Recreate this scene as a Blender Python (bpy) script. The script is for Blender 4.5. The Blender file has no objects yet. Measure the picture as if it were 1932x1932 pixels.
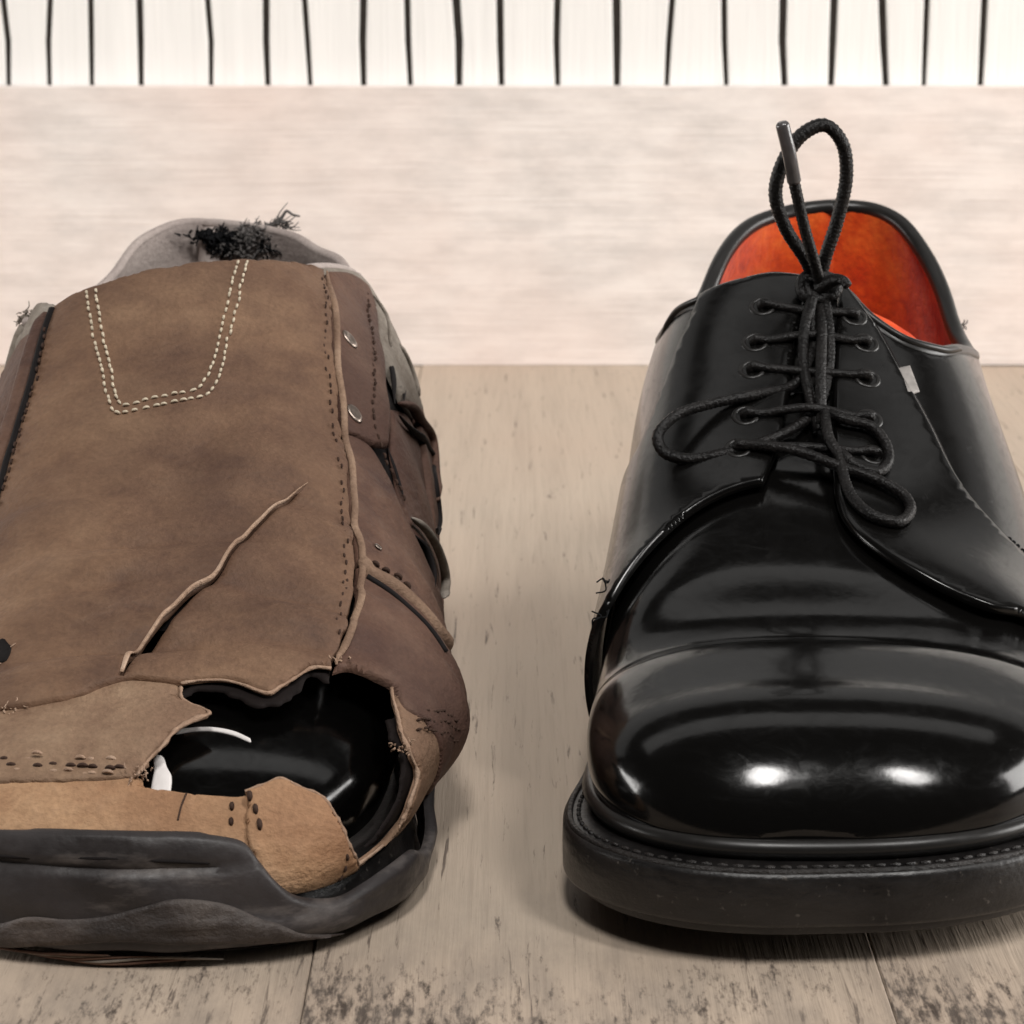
import bpy, bmesh, math, random
import numpy as np
from mathutils import Vector, geometry
from mathutils.bvhtree import BVHTree

random.seed(7)
RNG = np.random.default_rng(7)
SC = bpy.context.scene
COL = SC.collection
CM = 0.01                       # everything below is worked out in centimetres

# ------------------------------------------------------------------ camera
CH, CD, TILT, FPX = 20.2, 48.6, math.radians(13.3), 5044.0
cam_d = bpy.data.cameras.new('camera')
cam = bpy.data.objects.new('camera', cam_d)
COL.objects.link(cam)
cam.location = (0, -CD * CM, CH * CM)
cam.rotation_euler = (math.radians(90) - TILT, 0, 0)
cam_d.sensor_width = 36
cam_d.lens = 36 * FPX / 1932
cam_d.clip_start, cam_d.clip_end = 0.02, 50
cam_d.dof.use_dof = True
cam_d.dof.focus_distance = 0.57
cam_d.dof.aperture_fstop = 48
SC.camera = cam

# ------------------------------------------------------------------ light
SC.view_settings.view_transform = 'Standard'
SC.view_settings.look = 'None'
SC.view_settings.exposure = 0.20
SC.view_settings.gamma = 1.0
world = bpy.data.worlds.new('World')
SC.world = world
world.use_nodes = True
world.node_tree.nodes['Background'].inputs['Color'].default_value = (1.0, 0.96, 0.92, 1)
world.node_tree.nodes['Background'].inputs['Strength'].default_value = 0.02


def lamp(name, loc, target, power, size, size_y=None, col=(1, 0.975, 0.945), shape='RECTANGLE'):
    d = bpy.data.lights.new(name, 'AREA')
    d.energy = power
    d.shape = shape
    d.size = size
    if shape != 'DISK':
        d.size_y = size_y or size
    d.color = col
    o = bpy.data.objects.new(name, d)
    COL.objects.link(o)
    o.location = loc
    o.rotation_euler = (Vector(target) - Vector(loc)).to_track_quat('-Z', 'Y').to_euler()
    return o


lamp('back_softbox', (0.0, 0.58, 0.42), (0, 0.02, 0), 0.4, 1.9, 0.20)
lamp('side_softbox', (1.35, 0.30, 0.36), (-0.1, 0.64, 0.08), 15.0, 1.0, 0.5)
lamp('side_softbox', (-1.25, 0.40, 0.20), (0.1, 0.64, 0.08), 8.0, 0.8, 0.26)
lamp('wall_light', (0.0, 0.46, 0.95), (0, 0.66, 0.04), 1.2, 1.8, 0.30)
lamp('front_strip_light', (-0.02, -0.86, 1.62), (0, 0.20, 0.05), 17.0, 0.30, 0.60, shape='ELLIPSE')
lamp('front_strip_light', (0.92, -0.82, 1.60), (0, 0.20, 0.05), 14.5, 0.30, 0.60, shape='ELLIPSE')


# ------------------------------------------------------------------ helpers
def tag(o, label=None, cat=None, group=None, kind=None):
    if label: o['label'] = label
    if cat: o['category'] = cat
    if group: o['group'] = group
    if kind: o['kind'] = kind
    return o


def empty(name, loc):
    o = bpy.data.objects.new(name, None)
    o.empty_display_size = 0.02
    o.location = Vector(loc) * CM
    COL.objects.link(o)
    o['base'] = list(loc)
    return o


def link(name, V, F, mat, parent=None, base=(0, 0, 0), smooth=True, sharp=None, label=None, kind=None, normals=None):
    me = bpy.data.meshes.new(name)
    V = (np.asarray(V, float) - np.asarray(base, float)) * CM
    me.from_pydata([tuple(v) for v in V], [], [tuple(int(i) for i in f) for f in F])
    if smooth:
        me.polygons.foreach_set('use_smooth', [True] * len(me.polygons))
        if sharp:
            me.set_sharp_from_angle(angle=math.radians(sharp))
    if mat: me.materials.append(mat)
    me.update()
    o = bpy.data.objects.new(name, me)
    COL.objects.link(o)
    if parent is not None: o.parent = parent
    if label: o['label'] = label
    if kind: o['kind'] = kind
    return o


def pchip(xs, ys):
    xs, ys = np.array(xs, float), np.array(ys, float)
    h = np.diff(xs); d = np.diff(ys) / h
    m = np.zeros(len(xs)); m[0], m[-1] = d[0], d[-1]
    for i in range(1, len(xs) - 1):
        if d[i - 1] * d[i] > 0:
            w1, w2 = 2 * h[i] + h[i - 1], h[i] + 2 * h[i - 1]
            m[i] = (w1 + w2) / (w1 / d[i - 1] + w2 / d[i])

    def f(x):
        x = np.clip(np.asarray(x, float), xs[0], xs[-1])
        i = np.clip(np.searchsorted(xs, x) - 1, 0, len(h) - 1)
        t = (x - xs[i]) / h[i]
        return ((1 + 2 * t) * (1 - t) ** 2 * ys[i] + t * (1 - t) ** 2 * h[i] * m[i]
                + t * t * (3 - 2 * t) * ys[i + 1] + t * t * (t - 1) * h[i] * m[i + 1])
    return f


def catmull(P, step, closed=False):
    P = np.asarray(P, float)
    n = len(P)
    if n < 3 and not closed:
        m = max(2, int(np.linalg.norm(P[1] - P[0]) / step) + 1)
        return np.array([P[0] + (P[1] - P[0]) * t for t in np.linspace(0, 1, m)])
    out = []
    segs = n if closed else n - 1
    for i in range(segs):
        if closed:
            p0, p1, p2, p3 = P[i - 1], P[i], P[(i + 1) % n], P[(i + 2) % n]
        else:
            p1, p2 = P[i], P[i + 1]
            p0 = P[i - 1] if i else 2 * p1 - p2
            p3 = P[i + 2] if i + 2 < n else 2 * p2 - p1
        L = np.linalg.norm(p2 - p1)
        m = max(1, int(math.ceil(L / step)))
        a = max(np.linalg.norm(p1 - p0), 1e-6) ** .5; b = max(L, 1e-6) ** .5; c = max(np.linalg.norm(p3 - p2), 1e-6) ** .5
        m1 = b * ((p1 - p0) / a - (p2 - p0) / (a + b) + (p2 - p1) / b) if a > 1e-3 else p2 - p1
        m2 = b * ((p2 - p1) / b - (p3 - p1) / (b + c) + (p3 - p2) / c) if c > 1e-3 else p2 - p1
        for k in range(m):
            t = k / m
            out.append((2 * t ** 3 - 3 * t * t + 1) * p1 + (t ** 3 - 2 * t * t + t) * m1 + (-2 * t ** 3 + 3 * t * t) * p2 + (t ** 3 - t * t) * m2)
    if not closed: out.append(P[-1])
    return np.array(out)


def even(P, n):
    P = np.asarray(P, float)
    L = np.concatenate([[0], np.cumsum(np.linalg.norm(np.diff(P, axis=0), axis=1))])
    t = np.linspace(0, L[-1], n)
    return np.stack([np.interp(t, L, P[:, k]) for k in range(P.shape[1])], 1)


CAMP = np.array([0, -CD, CH])
FWD = np.array([0, math.cos(TILT), -math.sin(TILT)])
UPV = np.array([0, math.sin(TILT), math.cos(TILT)])


def sight(u, v):
    return FWD + np.array([1, 0, 0]) * (u - 966) / FPX + UPV * (966 - v) / FPX


def at(u, v, Y):
    "the place in the room, Y cm behind the toe line, that is seen at u, v of the photograph"
    d = sight(u, v)
    return CAMP + d * ((Y + CD) / d[1])


def tube(path, rad, sides=10, cap=True, squash=1.0, braid=0.0):
    P = np.asarray(path, float)
    n = len(P)
    R = np.full(n, rad) if np.isscalar(rad) else np.asarray(rad, float)
    T = np.gradient(P, axis=0); T /= np.linalg.norm(T, axis=1)[:, None] + 1e-12
    a = np.array([0, 0, 1.0]) if abs(T[0][2]) < .9 else np.array([1.0, 0, 0])
    nrm = np.cross(T[0], a); nrm /= np.linalg.norm(nrm)
    V, F = [], []
    for i in range(n):
        nrm = nrm - T[i] * nrm.dot(T[i]); nrm /= np.linalg.norm(nrm) + 1e-12
        bi = np.cross(T[i], nrm)
        for k in range(sides):
            an = 2 * math.pi * k / sides
            bf = 1 + braid * (math.sin(3 * an + 1.25 * i) * math.sin(3 * an - 1.25 * i)) if braid else 1
            V.append(P[i] + bf * R[i] * (math.cos(an) * nrm + squash * math.sin(an) * bi))
    for i in range(n - 1):
        for k in range(sides):
            k2 = (k + 1) % sides
            F.append((i * sides + k, i * sides + k2, (i + 1) * sides + k2, (i + 1) * sides + k))
    if cap:
        F.append(tuple(range(sides - 1, -1, -1)))
        F.append(tuple((n - 1) * sides + k for k in range(sides)))
    return np.array(V), F


class Bag:
    "collects shapes that become one mesh"
    def __init__(s): s.V, s.F, s.n = [], [], 0
    def add(s, V, F):
        s.V.append(np.asarray(V)); s.F += [tuple(i + s.n for i in f) for f in F]; s.n += len(V)
    def build(s, name, mat, parent=None, base=(0, 0, 0), **k):
        return link(name, np.concatenate(s.V), s.F, mat, parent, base, **k)


KS = 7.0


class Surf:
    "a smooth surface x, y, z = fn(q, s) that pieces of leather are laid on"
    def __init__(s, fn, q0, q1, nq=240, ns=140, s0=-1, s1=1):
        s.fn = fn
        s.q0, s.q1, s.s0, s.s1 = q0, q1, s0, s1
        qs = np.linspace(q0, q1, nq); ss = np.linspace(s0, s1, ns)
        Q, S = np.meshgrid(qs, ss, indexing='ij')
        s.uv = np.stack([Q.ravel(), S.ravel()], 1)
        s.V = fn(s.uv[:, 0], s.uv[:, 1])
        s.T = []
        for i in range(nq - 1):
            for j in range(ns - 1):
                a = i * ns + j
                s.T += [(a, a + 1, a + ns + 1), (a, a + ns + 1, a + ns)]
        s.bvh = BVHTree.FromPolygons([Vector(v) for v in s.V], s.T)

    def pick(s, u, v):
        d = sight(u, v)
        h, n, i, dist = s.bvh.ray_cast(Vector(CAMP), Vector(d).normalized())
        if h is None:
            return None
        t = s.T[i]
        a, b, c = (Vector(s.V[k]) for k in t)
        ua, ub, uc = (Vector((s.uv[k][0], s.uv[k][1], 0)) for k in t)
        r = geometry.barycentric_transform(h, a, b, c, ua, ub, uc)
        return np.array([r.x, r.y * KS])

    def pick_near(s, u, v, cu=None):
        r = s.pick(u, v)
        k = 0
        cu = s.mid if cu is None else cu
        while r is None and k < 60:
            k += 1
            w = k * 0.012
            r = s.pick(u + (cu[0] - u) * w, v + (cu[1] - v) * w)
        return r
    mid = (966, 1000)
    flip = 1.0

    def frame(s, D):
        D = np.asarray(D, float)
        q, t = D[:, 0], D[:, 1] / KS
        e = 1e-3
        P = s.fn(q, t)
        dq = s.fn(q + e, t) - s.fn(q - e, t)
        ds = s.fn(q, t + e) - s.fn(q, t - e)
        N = np.cross(ds, dq)
        N *= s.flip / (np.linalg.norm(N, axis=1)[:, None] + 1e-12)
        return P, N

    def lay(s, D, off):
        P, N = s.frame(D)
        return P + N * (off if np.isscalar(off) else np.asarray(off)[:, None])

    def dom(s, pts):
        out = []
        for p in pts:
            if p[0] == 'd':
                out.append(np.array([s.q_of(p[1]), p[2] * KS]))
            else:
                r = s.pick_near(*p)
                if r is not None: out.append(r)
        return np.array(out)

    def path(s, pts, step=.1):
        return catmull(s.dom(pts), step)


def inside(P, poly):
    x, y = P[:, 0], P[:, 1]
    r = np.zeros(len(P), bool)
    n = len(poly); j = n - 1
    for i in range(n):
        xi, yi = poly[i]; xj, yj = poly[j]
        if yi != yj:
            c = ((yi > y) != (yj > y)) & (x < (xj - xi) * (y - yi) / (yj - yi) + xi)
            r ^= c
        j = i
    return r


def seg_dist(P, A, B):
    out = np.full(len(P), 1e9)
    for a, b in zip(A, B):
        ab = b - a
        t = np.clip(((P - a) @ ab) / (ab @ ab + 1e-12), 0, 1)
        out = np.minimum(out, np.linalg.norm(P - (a + t[:, None] * ab), axis=1))
    return out


def loop_of(surf, segs, step, jag=0.0):
    L = []
    for sg in segs:
        c = catmull(surf.dom(sg), step)
        if jag:
            n = len(c)
            j = np.convolve(RNG.normal(0, jag, n + 4), [.25, .5, .25], 'same')[2:n + 2]
            T = np.gradient(c, axis=0); T /= np.linalg.norm(T, axis=1)[:, None] + 1e-9
            j[0] = j[-1] = 0
            c = c + np.stack([-T[:, 1], T[:, 0]], 1) * j[:, None]
        L += list(c)
    out = []
    for p in L:
        if not out or np.linalg.norm(p - out[-1]) > step * .35: out.append(p)
    if np.linalg.norm(out[0] - out[-1]) < step * .35: out.pop()
    return np.array(out)


def piece(name, surf, segs, mat, parent, off=0.0, th=0.15, g=0.2, holes=(), edge=0.08, jag=0.0, disp=None,
          step=0.1, label=None, back=True):
    base = parent['base'] if 'base' in parent else parent.parent['base']
    loops = [loop_of(surf, segs, step, jag)] + [loop_of(surf, h, step, 0) for h in holes]
    A = np.concatenate(loops)
    B = np.concatenate([np.roll(l, -1, axis=0) for l in loops])
    lo, hi = loops[0].min(0), loops[0].max(0)
    gx, gy = np.meshgrid(np.arange(lo[0], hi[0], g), np.arange(lo[1], hi[1], g))
    G = np.stack([gx.ravel(), gy.ravel()], 1)
    G = G + RNG.uniform(-.02, .02, G.shape) * g

    def ok(P):
        r = inside(P, loops[0])
        for l in loops[1:]: r &= ~inside(P, l)
        return r
    G = G[ok(G)]
    G = G[seg_dist(G, A, B) > edge * 1.6]
    T = B - A; T /= np.linalg.norm(T, axis=1)[:, None] + 1e-9
    Nn = np.stack([-T[:, 1], T[:, 0]], 1)
    rings = []
    for d in (edge * .4, edge):
        for sg in (1, -1):
            R = (A + B) / 2 + Nn * d * sg
            R = R[ok(R)]
            rings.append(R[seg_dist(R, A, B) > d * .9])
    pts = np.concatenate([A] + rings + [G])
    edges, k = [], 0
    for l in loops:
        n = len(l)
        edges += [(k + i, k + (i + 1) % n) for i in range(n)]
        k += n
    cd = geometry.delaunay_2d_cdt([Vector(p) for p in pts], edges, [], 0, 1e-5)
    P = np.array([tuple(v) for v in cd[0]])
    tri = np.array([f for f in cd[2] if len(f) == 3])
    cen = P[tri].mean(1)
    tri = tri[ok(cen)]
    used = np.unique(tri)
    mp = -np.ones(len(P), int); mp[used] = np.arange(len(used))
    P = P[used]; tri = mp[tri]
    a, b, c = P[tri[:, 0]], P[tri[:, 1]], P[tri[:, 2]]
    neg = ((b - a)[:, 0] * (c - a)[:, 1] - (b - a)[:, 1] * (c - a)[:, 0]) > 0
    tri[neg] = tri[neg][:, ::-1]
    d = seg_dist(P, A, B)
    x = np.clip(d / edge, 0, 1)
    prof = np.sqrt(np.clip(1 - (1 - x) ** 2, 0, 1))
    up = off + th * (.35 + .65 * prof)
    if disp is not None: up = up + disp(P, d)
    top = surf.lay(P, up)
    V = [top]; F = [tuple(t) for t in tri]
    if back:
        lowoff = off if disp is None else off + disp(P, d) * .9
        bot = surf.lay(P, lowoff)
        V.append(bot)
        n = len(P)
        F += [tuple(n + i for i in t[::-1]) for t in tri]
        ec = {}
        for t in tri:
            for i in range(3):
                e = (t[i], t[(i + 1) % 3])
                ec[e] = ec.get(e, 0) + 1
        for (i, j) in list(ec):
            if (j, i) not in ec:
                F.append((j, i, n + i, n + j))
    o = link(name, np.concatenate(V), F, mat, parent if parent is not None else None, base, sharp=62, label=label)
    return o


def stitches(name, surf, D, mat, parent, off, pitch=.28, length=.2, rad=.035, wob=.0, label=None):
    "a row of thread stitches lying on the leather"
    base = parent['base'] if 'base' in parent else parent.parent['base']
    P = surf.lay(D, off)
    L = np.concatenate([[0], np.cumsum(np.linalg.norm(np.diff(P, axis=0), axis=1))])
    bag = Bag()
    t = pitch * .3
    while t + length < L[-1]:
        ll = length * random.uniform(.85, 1.1)
        tt = np.linspace(t, t + ll, 5)
        pts = np.stack([np.interp(tt, L, P[:, k]) for k in range(3)], 1)
        pts += RNG.normal(0, wob, 3) if wob else 0
        dd = np.stack([np.interp(tt, L, np.asarray(D)[:, k]) for k in range(2)], 1)
        _, N = surf.frame(dd)
        pts += N * (np.array([-.6, .35, .6, .35, -.6]) * rad)[:, None]
        bag.add(*tube(pts, np.array([.55, .95, 1, .95, .55]) * rad, 6))
        t += pitch * random.uniform(.93, 1.07)
    if bag.n == 0: return None
    return bag.build(name, mat, parent, base, kind='stuff', label=label)


def cord(name, surf, D, rad, off, mat, parent, sides=8, label=None, squash=1.0):
    base = parent['base'] if 'base' in parent else parent.parent['base']
    V, F = tube(surf.lay(D, off), rad, sides, squash=squash)
    return link(name, V, F, mat, parent, base, label=label)


# ------------------------------------------------------------------ materials
class NT:
    def __init__(s, name):
        s.m = bpy.data.materials.new(name)
        s.m.use_nodes = True
        s.t = s.m.node_tree
        s.b = s.t.nodes['Principled BSDF']
        s.co = s.t.nodes.new('ShaderNodeTexCoord').outputs['Object']
    def n(s, typ, **k):
        x = s.t.nodes.new(typ)
        for a, v in k.items(): setattr(x, a, v)
        return x
    def l(s, a, b): s.t.links.new(a, b)
    def noise(s, scale, detail=4, rough=.55, stretch=None, co=None, dist=0):
        x = s.n('ShaderNodeTexNoise')
        x.inputs['Scale'].default_value = scale
        x.inputs['Detail'].default_value = detail
        x.inputs['Roughness'].default_value = rough
        x.inputs['Distortion'].default_value = dist
        c = co or s.co
        if stretch:
            mp = s.n('ShaderNodeMapping'); mp.inputs['Scale'].default_value = stretch
            s.l(c, mp.inputs['Vector']); c = mp.outputs['Vector']
        s.l(c, x.inputs['Vector'])
        return x.outputs['Fac']
    def ramp(s, src, stops, interp='LINEAR'):
        x = s.n('ShaderNodeValToRGB')
        x.color_ramp.interpolation = interp
        el = x.color_ramp.elements
        while len(el) < len(stops): el.new(.5)
        for e, (p, c) in zip(el, stops):
            e.position = p
            e.color = (c, c, c, 1) if np.isscalar(c) else (*c, 1)
        s.l(src, x.inputs['Fac'])
        return x.outputs['Color']
    def mix(s, fac, a, b, mode='MIX'):
        x = s.n('ShaderNodeMix', data_type='RGBA', blend_type=mode)
        for sock, v in ((x.inputs[0], fac), (x.inputs[6], a), (x.inputs[7], b)):
            if isinstance(v, bpy.types.NodeSocket): s.l(v, sock)
            elif np.isscalar(v): sock.default_value = v
            else: sock.default_value = (*v, 1)
        return x.outputs[2]
    def math(s, op, a, b=0.0):
        x = s.n('ShaderNodeMath', operation=op)
        for sock, v in zip(x.inputs, (a, b)):
            if isinstance(v, bpy.types.NodeSocket): s.l(v, sock)
            else: sock.default_value = v
        return x.outputs[0]
    def bump(s, h, strength, dist=.001, prev=None):
        x = s.n('ShaderNodeBump')
        x.inputs['Strength'].default_value = strength
        x.inputs['Distance'].default_value = dist
        s.l(h, x.inputs['Height'])
        if prev: s.l(prev, x.inputs['Normal'])
        return x.outputs['Normal']
    def done(s, col=None, rough=None, normal=None, spec=.5, **k):
        for v, nm in ((col, 'Base Color'), (rough, 'Roughness')):
            if v is None: continue
            if isinstance(v, bpy.types.NodeSocket): s.l(v, s.b.inputs[nm])
            elif np.isscalar(v): s.b.inputs[nm].default_value = v
            else: s.b.inputs[nm].default_value = (*v, 1)
        if normal: s.l(normal, s.b.inputs['Normal'])
        s.b.inputs['Specular IOR Level'].default_value = spec
        for a, v in k.items(): s.b.inputs[a.replace('_', ' ')].default_value = v
        return s.m


def leather_worn(name, base, dark, light, scale=30, rough=.72, bump=.5, spec=.25, streak=True):
    t = NT(name)
    a = t.noise(scale, 5, .6)
    b = t.noise(scale * 4.2, 5, .62, (1.0, 1.15, 1.5)) if streak else t.noise(scale * 4, 4)
    f = t.noise(900, 3, .6)
    c = t.ramp(a, [(.30, dark), (.50, base), (.72, light)])
    c2 = t.mix(.32, c, t.ramp(b, [(.32, dark), (.52, base), (.75, light)]))
    lo = t.noise(scale * .45, 3, .5, dist=.6)
    c2 = t.mix(t.ramp(lo, [(.42, 0.0), (.64, .75)]), c2, dark)
    c3 = t.mix(.22, c2, t.ramp(f, [(.3, .35), (.7, .9)]), 'OVERLAY')
    n1 = t.bump(f, bump * .55, .0006)
    n2 = t.bump(b, bump, .0022, n1)
    return t.done(c3, t.ramp(a, [(.3, rough - .12), (.7, rough + .1)]), n2, spec)


M = {}
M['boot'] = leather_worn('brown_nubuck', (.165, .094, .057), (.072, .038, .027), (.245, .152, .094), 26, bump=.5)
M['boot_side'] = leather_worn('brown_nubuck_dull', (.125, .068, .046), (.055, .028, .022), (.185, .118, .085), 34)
M['boot_toe'] = leather_worn('bleached_leather', (.255, .165, .105), (.150, .085, .055), (.36, .25, .165), 42)
M['tan'] = leather_worn('raw_tan_leather', (.42, .255, .145), (.25, .13, .07), (.50, .33, .21), 40, rough=.8)
M['edge'] = leather_worn('torn_leather_edge', (.40, .27, .19), (.25, .155, .105), (.52, .39, .30), 120, rough=.85)
M['lip'] = leather_worn('worn_leather_lip', (.27, .175, .118), (.15, .09, .06), (.36, .25, .18), 120, rough=.8)
M['grey'] = leather_worn('grey_canvas', (.36, .305, .28), (.30, .25, .23), (.42, .365, .335), 60, rough=.9, bump=.3)
M['greyside'] = leather_worn('grey_dirty_canvas', (.215, .185, .155), (.10, .078, .060), (.32, .285, .25), 70, rough=.9, bump=.4)


def plain(name, col, rough, spec=.5, nscale=200, var=.25, bump=.2, **k):
    t = NT(name)
    a = t.noise(nscale, 4)
    c = t.mix(1.0, col, t.ramp(a, [(.25, 1 - var), (.75, 1 + var)]), 'MULTIPLY')
    return t.done(c, rough, t.bump(a, bump, .0006), spec, **k)


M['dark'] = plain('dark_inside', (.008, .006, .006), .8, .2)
M['thread_pale'] = plain('pale_thread', (.58, .50, .38), .8, .2, 600)
M['thread_dark'] = plain('dark_thread', (.050, .028, .020), .8, .2, 600)
M['thread_grey'] = plain('frayed_fibre', (.13, .12, .115), .9, .1, 600)
M['thread_black'] = plain('black_fibre', (.010, .010, .011), .9, .1, 600)
M['steel'] = plain('dull_metal', (.30, .245, .21), .36, .5, 300, Metallic=1.0)
M['lace'] = None


def rubber():
    t = NT('scuffed_rubber')
    a = t.noise(60, 5, .6, (1, 1, 1.6)); f = t.noise(500, 4)
    s = t.noise(38, 6, .7, (.6, .6, 2.2))
    c = t.ramp(a, [(.3, (.018, .015, .015)), (.7, (.042, .036, .036))])
    c = t.mix(t.ramp(s, [(.55, 0.0), (.70, .7)]), c, (.15, .13, .12))
    return t.done(c, t.ramp(f, [(.3, .42), (.7, .6)]), t.bump(a, .35, .0015, t.bump(f, .2, .0004)), .4)


M['rubber'] = rubber()


def black_leather(name, rough, wear=0.0, lo=.003):
    t = NT(name)
    f = t.noise(260, 4, .55); w = t.noise(14, 3)
    g = t.noise(120, 5, .7, (1, 1, 2.5), dist=1.5)
    sc_ = t.noise(75, 7, .75, (1.0, .5, 1.9), dist=2.5)
    r = t.mix(t.ramp(sc_, [(.61, 0.0), (.70, .5)]), t.ramp(g, [(.45, rough), (.75, rough + .10)]), (.36, .36, .36))
    return t.done((lo, lo * .92, lo * .86), r, t.bump(f, .06, .0004, t.bump(w, .12, .004)), .38, Coat_Weight=.06, Coat_Roughness=.30, Coat_IOR=1.25)


M['patent'] = black_leather('polished_black_leather', .12)
M['quarter'] = black_leather('black_calf_leather', .19)
M['quarter'].node_tree.nodes['Principled BSDF'].inputs['Specular IOR Level'].default_value = .32
M['edgeblack'] = black_leather('black_leather_edge', .32, lo=.012)
M['inner_gloss'] = black_leather('black_patent_toe', .13, lo=.0015)
M['inner_gloss'].node_tree.nodes['Principled BSDF'].inputs['Specular IOR Level'].default_value = .45
M['inner_gloss'].node_tree.nodes['Principled BSDF'].inputs['Coat Weight'].default_value = 0


def sole_black():
    t = NT('black_sole_edge')
    a = t.noise(90, 5, .65, (1, 1, 3)); f = t.noise(700, 3)
    c = t.ramp(a, [(.35, (.004, .0035, .0035)), (.75, (.014, .012, .0115))])
    c = t.mix(t.ramp(f, [(.66, 0.0), (.78, .5)]), c, (.13, .115, .10))
    return t.done(c, t.ramp(a, [(.3, .30), (.7, .48)]), t.bump(a, .3, .001, t.bump(f, .25, .0004)), .5)


M['sole'] = sole_black()
M['welt'] = leather_worn('brown_black_welt', (.014, .011, .010), (.006, .005, .0045), (.026, .021, .019), 120, rough=.5, spec=.4)


def suede():
    t = NT('orange_suede_lining')
    a = t.noise(55, 5, .65); f = t.noise(420, 4)
    c = t.ramp(a, [(.30, (.40, .020, .003)), (.52, (.66, .070, .008)), (.75, (.80, .16, .022))])
    c = t.mix(.4, c, t.ramp(f, [(.3, .3), (.7, .9)]), 'OVERLAY')
    return t.done(c, .9, t.bump(f, .5, .0008), .1, Sheen_Weight=.25)


M['suede'] = suede()


def lace_mat():
    t = NT('waxed_black_lace')
    f = t.noise(1300, 2); a = t.noise(200, 3)
    return t.done(t.ramp(a, [(.3, (.004, .0036, .0036)), (.7, (.013, .0115, .011))]), .42, t.bump(f, .7, .0006), .22)


M['lace'] = lace_mat()


def painted_wood(name, along, tint, speck=0.0, pink=0.0, rough=.6, grain=1.0, mottle=0.0):
    "white-washed wood, grain along one axis, paint worn through in places"
    t = NT(name)
    st = [9.0, 9.0, 9.0]; st[along] = .45
    sf = [60.0, 60.0, 60.0]; sf[along] = 1.6
    g = t.noise(11, 6, .6, tuple(st), dist=.6)
    gf = t.noise(11, 4, .65, tuple(sf))
    big = t.noise(6, 4)
    info = t.n('ShaderNodeObjectInfo').outputs['Random']
    c = t.ramp(g, [(.25, tuple(x * (1 - .16 * grain) for x in tint)), (.55, tint), (.8, tuple(min(1, x * 1.06) for x in tint))])
    c = t.mix(t.ramp(gf, [(.30, .42 * grain), (.50, 0.0)]), c, tuple(x * .62 for x in tint))
    if mottle:
        ms = [1.0, 1.0, 1.0]; ms[along] = .35
        mo = t.noise(95, 5, .65, tuple(ms))
        c = t.mix(t.ramp(mo, [(.35, mottle), (.55, 0.0)]), c, tuple(x * .80 for x in tint))
        c = t.mix(t.ramp(mo, [(.55, 0.0), (.75, mottle)]), c, tuple(min(.93, x * 1.12) for x in tint))
    if pink:
        c = t.mix(t.ramp(big, [(.40, 0.0), (.62, pink)]), c, (tint[0] * 1.02, tint[1] * .86, tint[2] * .80))
    if speck:
        sp = [1.5, 1.5, 1.5]; sp[along] = .38
        s1 = t.noise(330, 7, .75, tuple(sp))
        s2 = t.noise(9, 3, .5)
        s3 = t.noise(26, 6, .72, (20, 1.1, 1), dist=.5)
        sep = t.n('ShaderNodeSeparateXYZ'); t.l(t.co, sep.inputs[0])
        rng = t.n('ShaderNodeMapRange'); t.l(sep.outputs['Y'], rng.inputs['Value'])
        rng.inputs['From Min'].default_value = -.02; rng.inputs['From Max'].default_value = .10
        rng.inputs['To Min'].default_value = .015; rng.inputs['To Max'].default_value = -.13
        s1 = t.math('ADD', s1, rng.outputs[0])
        thr = t.math('ADD', s1, t.math('MULTIPLY', t.math('SUBTRACT', s2, .5), .85))
        c = t.mix(t.ramp(thr, [(.575, 0.0), (.72, speck)]), c, (.040, .028, .023))
        c = t.mix(t.ramp(s3, [(.60, 0.0), (.68, speck * .9)]), c, (.07, .05, .04))
        s3b = t.noise(60, 5, .7, (1.6, .5, 1))
        near = t.n('ShaderNodeMapRange'); t.l(sep.outputs['Y'], near.inputs['Value'])
        near.inputs['From Min'].default_value = -.05; near.inputs['From Max'].default_value = .06
        near.inputs['To Min'].default_value = .62; near.inputs['To Max'].default_value = 0.0
        sm = t.math('MULTIPLY', t.ramp(s3b, [(.40, 0.0), (.66, 1.0)]), near.outputs[0])
        c = t.mix(sm, c, (.17, .145, .125))
    return t.done(c, rough, t.bump(gf, .30, .0012, t.bump(g, .2, .002)), .3)


M['floor'] = painted_wood('worn_painted_board', 1, (.465, .380, .300), speck=.92, pink=.22, grain=.8)
M['base'] = painted_wood('whitewashed_skirting', 0, (.84, .775, .735), pink=.42, grain=.35, mottle=.8)
M['plank'] = painted_wood('white_plank_paint', 2, (.90, .885, .86), grain=.35)
M['gap'] = plain('dark_gap', (.05, .043, .038), .9, .1)

# ------------------------------------------------------------------ setting
def box(x0, x1, y0, y1, z0, z1, bev=.0):
    b = bev
    V, F = [], []
    # bevel of the two long top edges is all a board shows
    prof = [(x0, z0), (x1, z0), (x1, z1 - b), (x1 - b, z1), (x0 + b, z1), (x0, z1 - b)] if b else [(x0, z0), (x1, z0), (x1, z1), (x0, z1)]
    n = len(prof)
    for y in (y0, y1):
        V += [(x, y, z) for x, z in prof]
    F.append(tuple(range(n))); F.append(tuple(range(2 * n - 1, n - 1, -1)))
    for i in range(n):
        j = (i + 1) % n
        F.append((i, i + n, j + n, j))
    return V, F


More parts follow.
